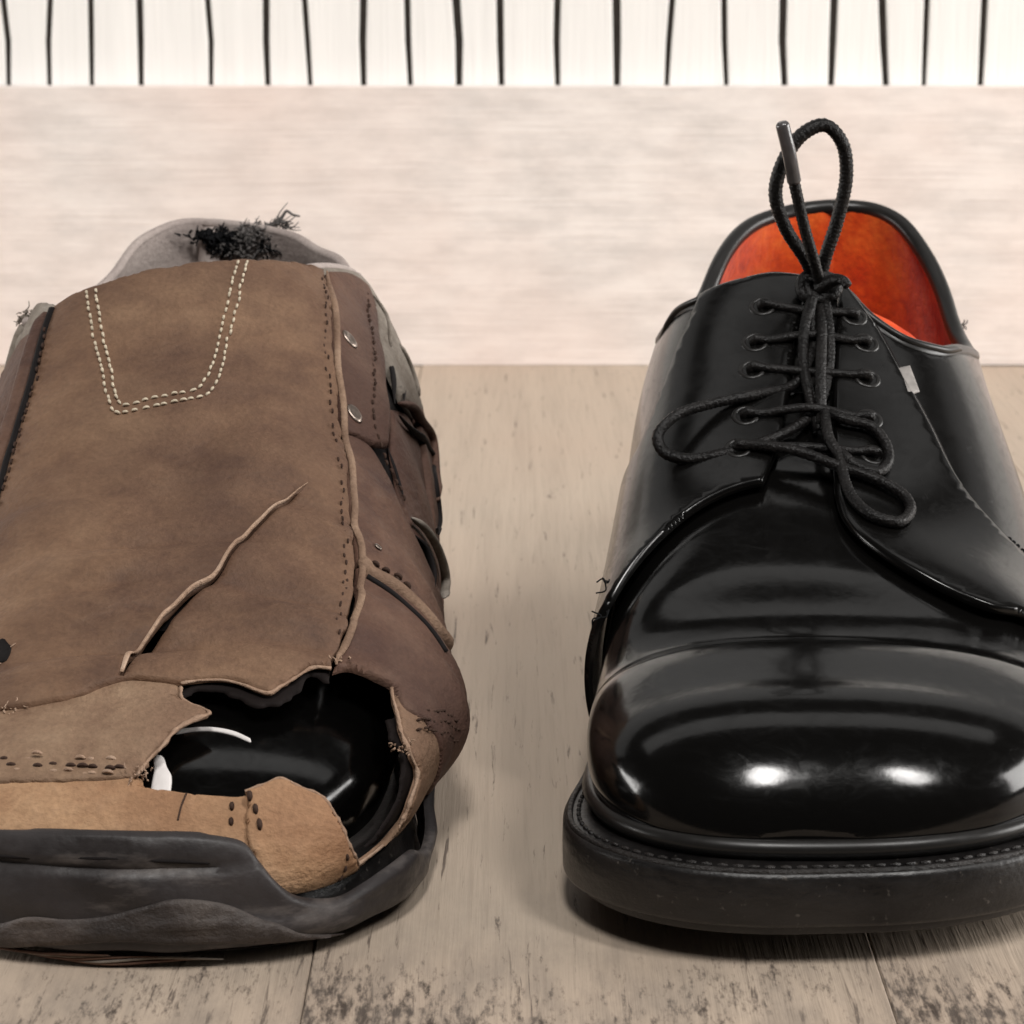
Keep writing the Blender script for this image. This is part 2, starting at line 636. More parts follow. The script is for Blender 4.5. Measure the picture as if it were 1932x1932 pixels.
WALL_Y = 64.1
V, F = box(-75, 75, -11, WALL_Y + 3, -3.0, -1.62)
floor = tag(link('floor', V, F, M['gap'], smooth=False), kind='structure')
pitch = 10.85
x = -3.85 - pitch * 6
me0 = None
k = 0
while x < 70:
    V, F = box(.012, pitch - .012, -11, WALL_Y + .2, -1.6, 0, .03)
    if me0 is None:
        b = link('floor_board', np.array(V), F, M['floor'], floor, smooth=False)
        me0 = b.data
    else:
        b = bpy.data.objects.new('floor_board', me0); COL.objects.link(b); b.parent = floor
    b.location = (x * CM, 0, -0.0002 * (k % 3))
    x += pitch; k += 1

V, F = box(-110, 110, WALL_Y, WALL_Y + 1.1, 0.02, 11.78, .06)
base = tag(link('skirting_board', V, F, M['base'], smooth=False), kind='structure')

V, F = box(-110, 110, WALL_Y + 1.5, WALL_Y + 3, -1, 33)
wall = tag(link('wall', V, F, M['gap'], smooth=False), kind='structure')
GAPS = [(5, 15, 16), (95, 91, 93), (171, 172, 173), (263, 265, 266), (391, 398, 398), (502, 502, 505), (574, 580, 585), (686, 684, 686),
        (768, 770, 774), (860, 866, 866), (943, 944, 946), (1052, 1050, 1052), (1163, 1164, 1164), (1269, 1262, 1258),
        (1366, 1367, 1370), (1478, 1476, 1480), (1574, 1571, 1568), (1664, 1667, 1671), (1749, 1746, 1743), (1858, 1854, 1850)]
ZS = [11.0, 11.9, 13.6, 15.5, 18, 21, 25, 29, 33]


def gap_line(g):
    pts = [at(g[2], 158, WALL_Y + 1.2)[0], at(g[2], 158, WALL_Y + 1.2)[0], at(g[1], 80, WALL_Y + 1.2)[0], at(g[0], 0, WALL_Y + 1.2)[0]]
    xx = pts[-1]
    for _ in ZS[4:]: pts.append(xx + random.uniform(-.22, .22))
    return pts


lines = [gap_line(g) for g in GAPS]
while lines[0][0] > -100:
    x0 = lines[0][0] - random.uniform(1.8, 2.7)
    lines.insert(0, [x0 + random.uniform(-.12, .12) for _ in ZS])
while lines[-1][0] < 100:
    x0 = lines[-1][0] + random.uniform(1.8, 2.7)
    lines.append([x0 + random.uniform(-.12, .12) for _ in ZS])
gw = {}
for L, R in zip(lines, lines[1:]):
    V, F = [], []
    gl, gr = gw.setdefault(L[0], random.uniform(.95, 1.4)), gw.setdefault(R[0], random.uniform(.95, 1.4))
    yb, yf = WALL_Y + 1.49, WALL_Y + 1.15
    for zi, z in enumerate(ZS):
        hw = .085 + .045 * min(1, (z - 11) / 3)
        xl, xr = L[zi] + hw * gl, R[zi] - hw * gr
        V += [(xl, yb, z), (xl, yf + .05, z), (xl + .05, yf, z), (xr - .05, yf, z), (xr, yf + .05, z), (xr, yb, z)]
    for zi in range(len(ZS) - 1):
        for j in range(5):
            a = zi * 6 + j
            F.append((a, a + 1, a + 7, a + 6))
    F.append((0, 1, 2, 3, 4, 5)[::-1])
    n0 = (len(ZS) - 1) * 6
    F.append(tuple(n0 + i for i in range(6)))
    link('plank', V, F, M['plank'], wall, smooth=False)


# ------------------------------------------------------------------ shoe surfaces
def make_last(Y0, Lt, nt, Lz, nz, Ye, Lh, nh, cen, wl, wr, zb, zc, zt, nn, mm, shift, und, disp=None):
    A = Lt * math.pi / 2
    B = A + (Ye - Lh - Y0 - Lt)
    E = B + Lh * math.pi / 2

    def Yq(q):
        q = np.asarray(q, float)
        y = np.where(q < A, Y0 + Lt * (1 - np.cos(q / Lt)), Y0 + Lt + (q - A))
        return np.where(q > B, Ye - Lh + Lh * np.sin((q - B) / Lh), y)

    def q_of(Y):
        if Y < Y0 + Lt: return Lt * math.acos(max(-1, min(1, 1 - (Y - Y0) / Lt)))
        if Y > Ye - Lh: return B + Lh * math.asin(max(-1, min(1, (Y - Ye + Lh) / Lh)))
        return A + Y - Y0 - Lt

    def fn(q, s):
        q = np.asarray(q, float); s = np.asarray(s, float)
        Y = Yq(q)
        f = np.clip(1 - np.clip(1 - (Y - Y0) / Lt, 0, 1) ** nt, 1e-9, 1) ** (1 / nt)
        f = f * np.clip(1 - np.clip((Y - Ye + Lh) / Lh, 0, 1) ** nh, 1e-9, 1) ** (1 / nh)
        fz = np.clip(1 - np.clip(1 - (Y - Y0) / Lz, 0, 1) ** nz, 1e-9, 1) ** (1 / nz)
        e = und
        t = math.pi / 2 - s * (math.pi / 2 + e)
        ct, st = np.cos(t), np.sin(t)
        n, m = nn(Y), mm(Y)
        w = np.where(ct > 0, wr(Y), wl(Y)) * f
        zcY = zb(Y) + (zc(Y) - zb(Y)) * fz
        h = (zt(Y) - zc(Y)) * fz
        sp = np.clip(st, 0, 1)
        x = cen(Y) + shift(Y) * sp ** 2 * f + w * np.sign(ct) * np.abs(ct) ** (2 / n)
        z = zcY + h * sp ** (2 / m) - (zcY - zb(Y)) * np.clip(-st, 0, 1) / math.sin(e)
        P = np.stack([x, Y + 0 * s, z], -1)
        if disp is not None: P = P + disp(Y, s, P)
        return P
    S = Surf(fn, .02, E - .02)
    S.q_of, S.Yq, S.E = q_of, Yq, E
    S.args = dict(zb=zb, zc=zc, zt=zt, mm=mm, und=und, Y0=Y0, Lz=Lz, nz=nz)

    def s_at(Y, z, side):
        "where on the section at Y the surface is z high"
        h = zt(Y) - zc(Y)
        r = max(0, min(1, (z - zc(Y)) / h)) ** (mm(Y) / 2)
        t = math.asin(r)
        return side * (math.pi / 2 - t) / (math.pi / 2 + und)
    S.s_at = s_at
    return S


def plan_outline(S, grow, n=220, s=.97, front=0.0):
    "outline of the sole, seen from above, grown outwards from the foot of the upper"
    qs = np.linspace(.02, S.E - .02, n)
    R = S.fn(qs, np.full(n, s))[:, :2]; L = S.fn(qs, np.full(n, -s))[:, :2]
    P = np.concatenate([R, L[::-1]])
    P = even(np.vstack([P, P[:1]]), 2 * n + 1)[:-1]
    for _ in range(6):
        P = (np.roll(P, 1, 0) + 2 * P + np.roll(P, -1, 0)) / 4
    T = np.roll(P, -1, 0) - np.roll(P, 1, 0)
    T /= np.linalg.norm(T, axis=1)[:, None]
    N = np.stack([T[:, 1], -T[:, 0]], 1)
    g = grow(P[:, 1]) if callable(grow) else grow
    return P, N, g


def ring_solid(P, N, prof, zf):
    "a slab whose rim follows the outline P; prof = (outward, height) from the bottom edge to the top edge"
    n = len(P); V, F = [], []
    for (o, dz) in prof:
        xy = P + N * (o if np.isscalar(o) else o[:, None])
        z = zf(xy[:, 1]) + dz
        V.append(np.column_stack([xy, z]))
    V = np.concatenate(V)
    for k in range(len(prof) - 1):
        for i in range(n):
            j = (i + 1) % n
            F.append((k * n + i, k * n + j, (k + 1) * n + j, (k + 1) * n + i))
    # caps: strips across, pairing the two sides
    for k, flip in ((0, True), (len(prof) - 1, False)):
        for i in range(n // 2 - 1):
            a, b, c, d = k * n + i, k * n + i + 1, k * n + n - 2 - i, k * n + n - 1 - i
            f = (a, b, c, d)
            F.append(f[::-1] if flip else f)
    return V, F


def T2(*p):
    return pchip([a for a, _ in p], [b for _, b in p])


def const(v):
    return lambda Y: v + 0 * np.asarray(Y, float)

# ------------------------------------------------------------------ the polished black shoe
SB = (6.6, 8.0, 0.0)
shoe = tag(empty('dress_shoe', SB), 'shiny black lace-up dress shoe with orange lining, standing beside the torn brown boot', 'shoe')
sc_c = lambda Y: 5.62 + .13 * np.asarray(Y, float)
LAST = make_last(
    -0.5, 5.4, 2.5, 2.9, 2.0, 27.8, 4.2, 2.4, sc_c,
    T2((-1, 4.55), (6, 4.65), (10, 4.75), (15, 4.75), (19.5, 5.0), (21.5, 4.5), (24, 3.85), (28, 3.6)),
    T2((-1, 5.6), (6, 5.6), (10, 5.4), (14, 5.3), (17, 4.9), (21, 4.15), (24, 3.6), (28, 3.4)),
    T2((-1, 2.3), (4, 2.15), (8, 1.9), (15, 2.2), (22, 3.0), (28, 3.1)),
    T2((-1, 2.4), (2, 2.7), (5, 3.0), (8, 3.0), (15, 3.4), (22, 4.0), (28, 4.2)),
    T2((-1, 4.55), (2.5, 4.62), (4.8, 4.84), (5.7, 4.62), (6.5, 4.78), (8, 5.55), (10.5, 6.5), (14, 8.7), (17, 10.7), (19, 11.6), (21, 12.4), (24, 13.4), (28, 14)),
    T2((-1, 2.3), (5, 2.3), (9, 2.35), (14, 2.5), (18, 2.45), (22, 2.4), (28, 2.3)),
    T2((-1, 2.3), (5, 2.3), (10, 2.0), (15, 1.9), (18, 1.9), (22, 2.1), (28, 2.2)),
    T2((-1, 0), (5, -.2), (10, -.8), (17, -.7), (22, 0), (28, 0)), .30)
LAST.mid = (1560, 1100)
SE = lambda Y, z, side: ('d', Y, LAST.s_at(Y, z, side))

# upper: vamp, then the quarters over it
piece('vamp', LAST, [[('d', -.48, -1), ('d', 4, -1), ('d', 9, -1), ('d', 14.5, -1)], [('d', 14.5, -1), ('d', 14, -.5), ('d', 13.6, 0), ('d', 14, .5), ('d', 14.5, 1)],
                     [('d', 14.5, 1), ('d', 9, 1), ('d', 4, 1), ('d', -.48, 1)]], M['patent'], shoe, off=-.05, th=.05, g=.16, back=False, edge=.05)

# heights of the top edge of the upper, going back along each side
TLR = [(18.0, 9.55), (18.8, 8.9), (19.8, 8.3), (20.8, 8.0), (22.2, 8.1), (23.6, 8.6), (24.8, 9.2), (26.0, 10.0), (26.9, 10.7), (27.5, 11.0), (27.8, 11.1)]
TLL = [(18.0, 9.9), (19.0, 9.2), (20.0, 8.8), (21.2, 8.7), (22.4, 8.8), (23.4, 9.2), (24.2, 9.8), (25.2, 10.3), (26.3, 10.7), (27.4, 10.95), (27.8, 11.1)]
RT = [(1594, 560), (1640, 612), (1700, 652), (1765, 670)] + [SE(y, z, 1) for y, z in TLR if y > 20.5]
LT = [(1334, 576), (1285, 599), (1244, 632)] + [SE(y, z, -1) for y, z in TLL if y > 21]

# outer quarters with the heel
piece('quarter', LAST, [RT, [RT[-1], ('d', 27.8, 1)], [('d', 27.8, 1), ('d', 20, 1), ('d', 8, 1)],
                        [('d', 8, 1), ('d', 8.6, .85), (1900, 1090), (1850, 1040), (1770, 940), (1712, 830), (1668, 745), (1620, 650), (1594, 560)]], M['quarter'], shoe, off=0.0, th=.16, g=.2)
piece('quarter', LAST, [LT, [LT[-1], ('d', 27.8, -1)], [('d', 27.8, -1), ('d', 20, -1), ('d', 9, -1)],
                        [('d', 9, -1), ('d', 10.5, -.85), ('d', 12.5, -.7), (1250, 900), (1300, 740), (1340, 640), (1334, 576)]], M['quarter'], shoe, off=0.0, th=.16, g=.2)

# eyelet facings, laced over the vamp
FR_px = [(1578, 560), (1572, 650), (1568, 760), (1568, 860), (1572, 950)]
piece('facing', LAST, [FR_px, [(1572, 950), (1590, 1000), (1632, 1045), (1700, 1092), (1790, 1140), (1860, 1168), (1932, 1186), ('d', 6.2, .92)],
                       [('d', 6.2, .92), ('d', 9.3, .92), (1932, 1090)], [(1932, 1090), (1872, 1022), (1800, 930), (1745, 820), (1700, 735), (1650, 640), (1610, 580), (1592, 556)], [(1592, 556), (1578, 560)]],
      M['quarter'], shoe, off=.20, th=.19, g=.16)
piece('facing', LAST, [[(1522, 552), (1506, 640), (1488, 760), (1468, 860), (1440, 930)], [(1440, 930), (1392, 942), (1330, 972), (1260, 1030), (1205, 1095), (1168, 1155), ('d', 8.4, -.82), ('d', 8.2, -.98)],
                       [('d', 8.2, -.98), ('d', 11, -.9), (1200, 925)], [(1200, 925), (1232, 850), (1272, 740), (1300, 660), (1328, 590), (1334, 574)], [(1334, 574), (1400, 546), (1460, 534), (1522, 540), (1522, 552)]],
      M['quarter'], shoe, off=.20, th=.19, g=.16)
# tongue showing in the gap
piece('tongue', LAST, [[('d', 16.2, -.12), ('d', 14, -.16), ('d', 12, -.16), ('d', 10.4, -.14)], [('d', 10.4, -.14), ('d', 10.4, .18)], [('d', 10.4, .18), ('d', 12, .2), ('d', 14, .2), ('d', 16.2, .14)], [('d', 16.2, .14), ('d', 16.4, 0), ('d', 16.2, -.12)]],
      M['edgeblack'], shoe, off=-.18, th=.1, g=.25)

# lining and the bound rim
def shell_inner(side, tl):
    n = 46
    D0 = catmull(LAST.dom(tl), .15)
    D0 = even(D0, n)
    V, F = [], []
    m = 16
    for k in range(m):
        t = k / (m - 1)
        D = D0.copy()
        D[:, 1] = D0[:, 1] + (side * KS * .98 - D0[:, 1]) * t
        V.append(LAST.lay(D, -.22))
    V = np.concatenate(V)
    for k in range(m - 1):
        for i in range(n - 1):
            a = k * n + i
            F.append((a, a + 1, a + n + 1, a + n))
    return V, F
bag = Bag()
bag.add(*shell_inner(1, RT)); bag.add(*shell_inner(-1, LT))
bag.build('lining', M['suede'], shoe, SB)
DR = catmull(LAST.dom([(1572, 552)] + RT), .12)
DL = catmull(LAST.dom([(1530, 541), (1460, 534), (1400, 547)] + LT), .12)
rim = np.concatenate([LAST.lay(DR, -.02), LAST.lay(DL, -.02)[::-1]])
V, F = tube(rim, .23, 12)
link('rim_binding', V, F, M['edgeblack'], shoe, SB)
for pts in ([(1240, 634), (1285, 600), (1334, 574), (1400, 547), (1460, 534), (1524, 538)], [(1590, 556), (1640, 610), (1700, 650), (1765, 669), (1800, 668)]):
    D = LAST.path(pts, .1)
    nD = len(D)
    V, F = tube(LAST.lay(D, np.interp(np.linspace(0, 1, nD), [0, .3, 1], [.10, .2, .24]) if pts[0][0] < 1300 else .20), np.interp(np.linspace(0, 1, nD), [0, .15, .9, 1], [.05, .1, .1, .05]), 8)
    link('top_binding', V, F, M['edgeblack'], shoe, SB)
# a floor inside the shoe
piece('insole', LAST, [[('d', 12, -.95), ('d', 20, -.95), ('d', 27.6, -.95)], [('d', 27.6, -.95), ('d', 27.6, .95)], [('d', 27.6, .95), ('d', 20, .95), ('d', 12, .95)], [('d', 12, .95), ('d', 12, -.95)]], M['dark'], shoe, off=-.4, th=.02, g=.8, edge=.2, step=.6, back=False) if False else None

# stitch rows on the facings
def inset(pts, du, dv): return [(u + du, v + dv) for u, v in pts]
stitches('stitch_row', LAST, LAST.path([(1600, 990), (1640, 1032), (1705, 1078), (1795, 1126), (1865, 1153), (1930, 1171)]), M['thread_black'], shoe, .34, .16, .12, .022)
for du in (0, 18):
    stitches('stitch_row', LAST, LAST.path([(1862 + du, 1040 + du), (1864 + du, 1085), (1866 + du, 1135 + du * .2)], .05), M['thread_black'], shoe, .345, .14, .10, .03)
stitches('stitch_row', LAST, LAST.path([(1880, 1030), (1905, 1052), (1930, 1078)], .05), M['thread_black'], shoe, .345, .14, .10, .03)
stitches('stitch_row', LAST, LAST.path([(1420, 922), (1390, 928), (1324, 957), (1252, 1014), (1199, 1078), (1172, 1118)]), M['thread_black'], shoe, .34, .16, .12, .022)

D = LAST.path([(1326, 584), (1298, 656), (1270, 736), (1230, 845), (1200, 918)])
cord('seam_gap_and_shade', LAST, D, .06, .17, M['dark'], shoe)
D = LAST.path([(1604, 572), (1656, 640), (1706, 735), (1752, 822), (1808, 934), (1880, 1026)])
cord('seam_gap_and_shade', LAST, D, .06, .17, M['dark'], shoe)  # dark cord paints the shade beside the raised facing edge
# silver tab sewn into the right seam
c4 = [(1680, 714), (1704, 708), (1722, 758), (1698, 768)]
piece('side_tab', LAST, [[c4[0], c4[1]], [c4[1], c4[2]], [c4[2], c4[3]], [c4[3], c4[0]]], plain('grey_tab', (.27, .25, .235), .45, .4, 400), shoe, off=.34, th=.05, g=.1, edge=.05, step=.06)

# eyelets
EY = [[(1440, 600), (1604, 618)], [(1426, 668), (1625, 668)], [(1420, 720), (1628, 735)], [(1408, 806), (1632, 812)], [(1395, 868), (1640, 880)]]
eyepos = []
for row in EY:
    rp = []
    for (u, v) in row:
        D = LAST.dom([(u, v)])
        P, N = LAST.frame(D)
        p, nv = P[0] + N[0] * .35, N[0]
        a = np.cross(nv, [0, 1, 0]); a /= np.linalg.norm(a); b = np.cross(nv, a)
        an = np.linspace(0, 2 * math.pi, 25)
        V, F = tube(np.array([p + .27 * (math.cos(t) * a + math.sin(t) * b) for t in an]), .07, 8, cap=False)
        link('eyelet', V, F, M['edgeblack'], shoe, SB)
        rp.append((p, nv))
    eyepos.append(rp)

# laces: bars across, bow, hanging loops
LR = .115
lace = Bag()
for i, (l, r) in enumerate(eyepos):
    for (a, b, lift) in ((l, r, .12),):
        p0, p1 = a[0] - a[1] * .25, b[0] - b[1] * .25
        mid0, mid1 = a[0] + a[1] * lift + (p1 - p0) * .13, b[0] + b[1] * lift - (p1 - p0) * .13
        m = (mid0 + mid1) / 2 + (a[1] + b[1]) * .06 + np.array([0, 0, (-.14, .05, -.1, .08, -.05)[i]])
        lace.add(*tube(catmull(np.array([p0, a[0] + a[1] * .15, mid0, m, mid1, b[0] + b[1] * .15, p1]), .08), LR, 8))

def free(pts): return even(catmull(np.array([at(*p) for p in pts]), .05), int(np.sum(np.linalg.norm(np.diff(np.array([at(*p) for p in pts]), axis=0), axis=1)) / .05) + 6)

KN = (1545, 535)
loops_px = [
    # upright bow loop
    [(1545, 545, 16.0), (1520, 490, 15.6), (1482, 430, 15.3), (1463, 365, 15.1), (1476, 310, 15.0), (1512, 255, 15.0), (1556, 236, 15.1), (1588, 268, 15.2), (1597, 330, 15.4), (1580, 415, 15.6), (1556, 490, 15.8), (1545, 545, 16.0)],
    # end that stands up beside it
    [(1552, 560, 15.7), (1538, 500, 15.2), (1518, 430, 14.8), (1497, 338, 14.5)],
    # loop that droops to the left
    [(1540, 545, 15.6), (1528, 590, 15.0), (1536, 640, 14.6), (1522, 690, 13.9), (1496, 727, 13.4), (1424, 745, 12.9), (1340, 762, 12.6), (1274, 785, 12.3), (1241, 822, 12.0), (1252, 852, 11.8), (1296, 866, 11.6), (1374, 854, 11.6), (1440, 834, 11.8), (1502, 806, 12.2), (1545, 765, 12.9), (1563, 700, 13.7), (1565, 634, 14.5), (1555, 560, 15.6)],
    [(1548, 560, 15.7), (1550, 640, 14.2), (1548, 720, 13.0), (1550, 800, 12.2)],
    [(1538, 555, 15.6), (1520, 610, 14.6), (1516, 680, 13.8), (1530, 760, 12.8), (1545, 812, 12.2)],
]
on_facing = [[(1390, 866), (1440, 872), (1507, 888), (1574, 914), (1640, 938), (1692, 970), (1704, 1000), (1680, 1022), (1640, 1012), (1604, 982), (1588, 950), (1576, 900), (1556, 860), (1550, 800)],
             [(1550, 800), (1580, 822), (1632, 836), (1660, 870), (1662, 905), (1640, 926), (1600, 912), (1572, 880)]]
for L in on_facing:
    D = LAST.path(L, .045)
    n = len(D)
    lace.add(*tube(LAST.lay(D, np.interp(np.linspace(0, 1, n), [0, .1, .5, .9, 1], [.45, .58, .52, .62, .5])), LR * 1.08, 14, braid=.16))
for k, L in enumerate(loops_px):
    lace.add(*tube(free(L), LR * (1.40 if k == 0 else 1.12), 14, braid=.16))
# the knot
an = np.linspace(0, 2 * math.pi, 30)
kc = at(1545, 540, 15.7)
for dx, tilt, rr in ((0, .2, .30), (.18, -.5, .26), (-.2, .9, .26)):
    lace.add(*tube(np.array([kc + np.array([dx + rr * math.cos(t), .22 * math.sin(t) * math.cos(tilt) - .1, rr * math.sin(t) * (.9 + .2 * tilt)]) for t in an]), LR * 1.2, 8, cap=False))
lace.add(*tube(free([(1545, 545, 15.5), (1575, 528, 15.2), (1592, 530, 15.0), (1600, 540, 14.9)]), np.linspace(.2, .11, len(free([(1545, 545, 15.5), (1575, 528, 15.2), (1592, 530, 15.0), (1600, 540, 14.9)]))), 8))
lo = lace.build('shoelace', M['lace'], shoe, SB)
ag = free([(1499, 345, 14.52), (1488, 285, 14.3), (1475, 230, 14.2)])
V, F = tube(ag, np.concatenate([[.14, .17], np.full(len(ag) - 4, .165), [.15, .11]]), 12)
lo_p = link('aglet', V, F, plain('dark_aglet', (.06, .055, .055), .22, .6, 300), None, SB)
lo_p.parent = lo

# loose threads at the left seam and on the heel
fr = Bag()
for (u, v, Y) in ((1142, 1100, 8.6), (1133, 1165, 7.6), (1815, 612, 26.5)):
    for k in range(5):
        p = at(u, v, Y)
        q = p + np.array([random.uniform(-.22, .22), 0, random.uniform(-.25, .2)])
        fr.add(*tube(catmull(np.array([p, (p + q) / 2 + RNG.normal(0, .06, 3), q]), .05), .018, 5))
fr.build('loose_thread', M['thread_black'], shoe, SB, kind='stuff')

# sole: welt, outsole, heel
P, N, _ = plan_outline(LAST, 0)
gY = np.where(P[:, 0] < sc_c(P[:, 1]), T2((-1, .70), (1.5, .80), (3, .6), (5, .35), (8, .25), (28, .3))(P[:, 1]), T2((-1, .66), (6, .62), (14, .45), (28, .42))(P[:, 1]))
for _ in range(8): gY = (np.roll(gY, 1) + 2 * gY + np.roll(gY, -1)) / 4
wz = T2((-2, 2.02), (4, 1.78), (8, 1.62), (15, 1.95), (20, 2.7), (29, 2.8))
V, F = ring_solid(P, N, [(gY - .12, -1.12), (gY - .02, -1.08), (gY + .02, -1.0), (gY + .03, -.55), (gY + .02, -.12), (gY - .02, -.03), (gY - .08, 0), (gY - .3, .02), (-.1 + 0 * gY, .08)], wz)
sole = link('outsole', V, F, M['sole'], shoe, SB, sharp=50)
V, F = ring_solid(P, N, [(gY - .42, -1.34), (gY - .32, -1.33), (gY - .28, -1.26), (gY - .28, -1.08), (gY - .3, -1.0)], wz)
link('tread_layer', V, F, M['sole'], shoe, SB, sharp=50)
V, F = ring_solid(P, N, [(-.5 + 0 * gY, -.1), (-.5 + 0 * gY, .55), (-.8 + 0 * gY, .6)], wz)
link('insole', V, F, M['dark'], shoe, SB)
# groove line and welt bead
def ring_cord(name, o, dz, r, mat):
    xy = P + N * (o[:, None]); z = wz(xy[:, 1]) + dz
    pts = np.column_stack([xy, z]); pts = np.vstack([pts, pts[:1]])
    V, F = tube(pts, r, 6, cap=False)
    return link(name, V, F, mat, shoe, SB)
ring_cord('welt', gY - .12, -.01, .075, M['welt'])
ring_cord('rand', gY * 0 + .0, .27, .21, M['edgeblack'])
# welt stitching
wst = Bag()
xy = P + N * (gY - .3)[:, None]
pts = np.column_stack([xy, wz(xy[:, 1]) + .035])
m = pts[:, 1] < 16
idx = np.where(m)[0]
Lc = pts[np.concatenate([idx[idx > len(P) // 2], idx[idx <= len(P) // 2]])]
n = int(np.sum(np.linalg.norm(np.diff(Lc, axis=0), axis=1)) / .3)
Ev = even(Lc, n * 3 + 1)
for i in range(n):
    wst.add(*tube(Ev[i * 3:i * 3 + 3], np.array([.03, .05, .03]), 6))
wst.build('welt_stitching', M['welt'], shoe, SB, kind='stuff')
# heel block
hm = P[:, 1] > 20
Ph, Nh = P[hm], N[hm]
o = Ph + Nh * .38
z1 = wz(o[:, 1]) - 1.02
nh_ = len(o)
V = np.vstack([np.column_stack([o, np.zeros(nh_) + .0]), np.column_stack([o, z1])])
F = [(i, i + 1, nh_ + i + 1, nh_ + i) for i in range(nh_ - 1)] + [(nh_ - 1, 0, nh_, 2 * nh_ - 1), tuple(range(nh_))[::-1], tuple(range(nh_, 2 * nh_))]
link('heel_block', V, F, M['sole'], shoe, SB, sharp=40)

# ------------------------------------------------------------------ the torn brown boot
BB = (-7.2, 8.0, 0.0)
boot = tag(empty('worn_boot', BB), 'worn-out brown leather boot with a torn open toe and dark rubber sole', 'boot')
b_c = lambda Y: -6.9 - .065 * np.asarray(Y, float)
_ph = RNG.uniform(0, 6.28, 24)


def crumple(Y, s, P):
    x, z = P[..., 0], P[..., 2]
    k = np.clip((Y - 1.5) / 3, 0, 1)
    d = .07 * np.sin(1.25 * Y + .55 * x + _ph[0]) + .055 * np.sin(2.3 * Y - .8 * x + _ph[1] + np.sin(.7 * x)) + .05 * np.sin(.9 * x + 1.1 * z + _ph[2])
    d = d + .035 * np.sin(4.1 * Y + .9 * x + _ph[3] + 1.3 * np.sin(.5 * x + _ph[4])) * np.exp(-((Y - 7) / 5) ** 2)
    # creases over the toes where the foot bends
    for (y0, sl, am, wd) in ((4.7, .10, -.22, .35), (6.5, -.07, -.17, .35), (8.0, .07, -.13, .3), (9.6, -.05, -.10, .35), (12.4, .09, -.09, .5)):
        d = d + am * np.exp(-((Y - y0 - sl * (x + 7)) / wd) ** 2) * np.exp(-((s + .1) / .6) ** 2)
    # crumpled fold low down on the left
    d = d - .42 * np.exp(-((Y - 4.55 + .8 * (s + .45)) / .38) ** 2 - ((s + .46) / .13) ** 2) + .22 * np.exp(-((Y - 5.4 + .9 * (s + .5)) / .45) ** 2 - ((s + .50) / .14) ** 2)
    d = d - .16 * np.exp(-((x + 7.6 - .35 * (Y - 9)) / .5) ** 2 - ((Y - 10.5) / 2.4) ** 2) + .05 * np.sin(5.5 * Y + 2.2 * np.sin(1.1 * x)) * np.exp(-((Y - 6.5) / 2.2) ** 2)
    # the side bulges out low down on the right
    bul = .28 * np.exp(-((Y - 6.5) / 2.2) ** 2 - ((s - .72) / .16) ** 2)
    out = np.zeros_like(P)
    out[..., 2] = d * k * np.clip(1 - abs(s), 0, 1) ** .5
    out[..., 0] = d * k * np.sign(s) * abs(s) + bul
    return out


BL = make_last(
    -0.5, 6.0, 2.5, 6.2, 2.1, 27.4, 5.0, 2.1, b_c,
    T2((-1, 5.3), (6, 5.4), (12, 5.3), (19, 4.9), (21, 4.2), (23, 3.3), (28, 2.9)),
    T2((-1, 5.1), (4, 5.3), (7, 5.95), (10, 5.8), (14, 5.95), (20, 5.95), (23, 5.3), (28, 4.6)),
    T2((-1, 1.2), (6, 1.0), (12, 1.0), (28, 1.3)),
    T2((-1, 2.4), (6, 2.4), (10, 2.8), (14, 3.2), (28, 4)),
    T2((-1, 4.2), (3, 4.35), (5, 4.85), (7, 5.7), (10, 7.1), (13, 8.9), (16, 11.0), (18, 11.9), (22, 12.6), (28, 13.4)),
    T2((-1, 2.7), (5, 2.6), (10, 2.6), (16, 2.6), (22, 2.5), (28, 2.4)),
    T2((-1, 2.4), (5, 2.2), (10, 2.0), (16, 2.0), (28, 2.2)),
    T2((-1, 0), (6, 0), (12, -.4), (18, -.6), (24, 0), (28, 0)), .55, crumple)
BL.mid = (380, 1100)
BE = lambda Y, z, side: ('d', Y, BL.s_at(Y, z, side))

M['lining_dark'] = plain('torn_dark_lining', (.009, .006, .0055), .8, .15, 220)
M['rubber_worn'] = leather_worn('worn_rubber', (.060, .048, .044), (.028, .024, .023), (.150, .125, .110), 60, rough=.6, spec=.35)
# the black shiny toe that shows through the hole
def toe_fn(q, s):
    q = np.asarray(q, float); s = np.asarray(s, float)
    P = BL_smooth.fn(q, s)
    return P
BL_smooth = make_last(
    .35, 5.2, 2.3, 4.2, 2.2, 16, 3, 2, b_c,
    T2((-1, 4.5), (16, 4.5)), T2((-1, 4.35), (4, 4.6), (8, 5.0), (16, 5.0)), const(1.3), const(2.2),
    T2((-1, 3.55), (2.6, 3.65), (5, 4.1), (8, 5.3), (16, 9.0)), const(2.3), const(2.3), const(0), .3)
n1, n2 = 90, 70
qs = np.linspace(.02, BL_smooth.q_of(13), n1); ss = np.linspace(-1, 1, n2)
Q, S_ = np.meshgrid(qs, ss, indexing='ij')
V = BL_smooth.fn(Q.ravel(), S_.ravel())
F = [(i * n2 + j, i * n2 + j + 1, (i + 1) * n2 + j + 1, (i + 1) * n2 + j) for i in range(n1 - 1) for j in range(n2 - 1)]
link('inner_toe', V, F, M['inner_gloss'], boot, BB)

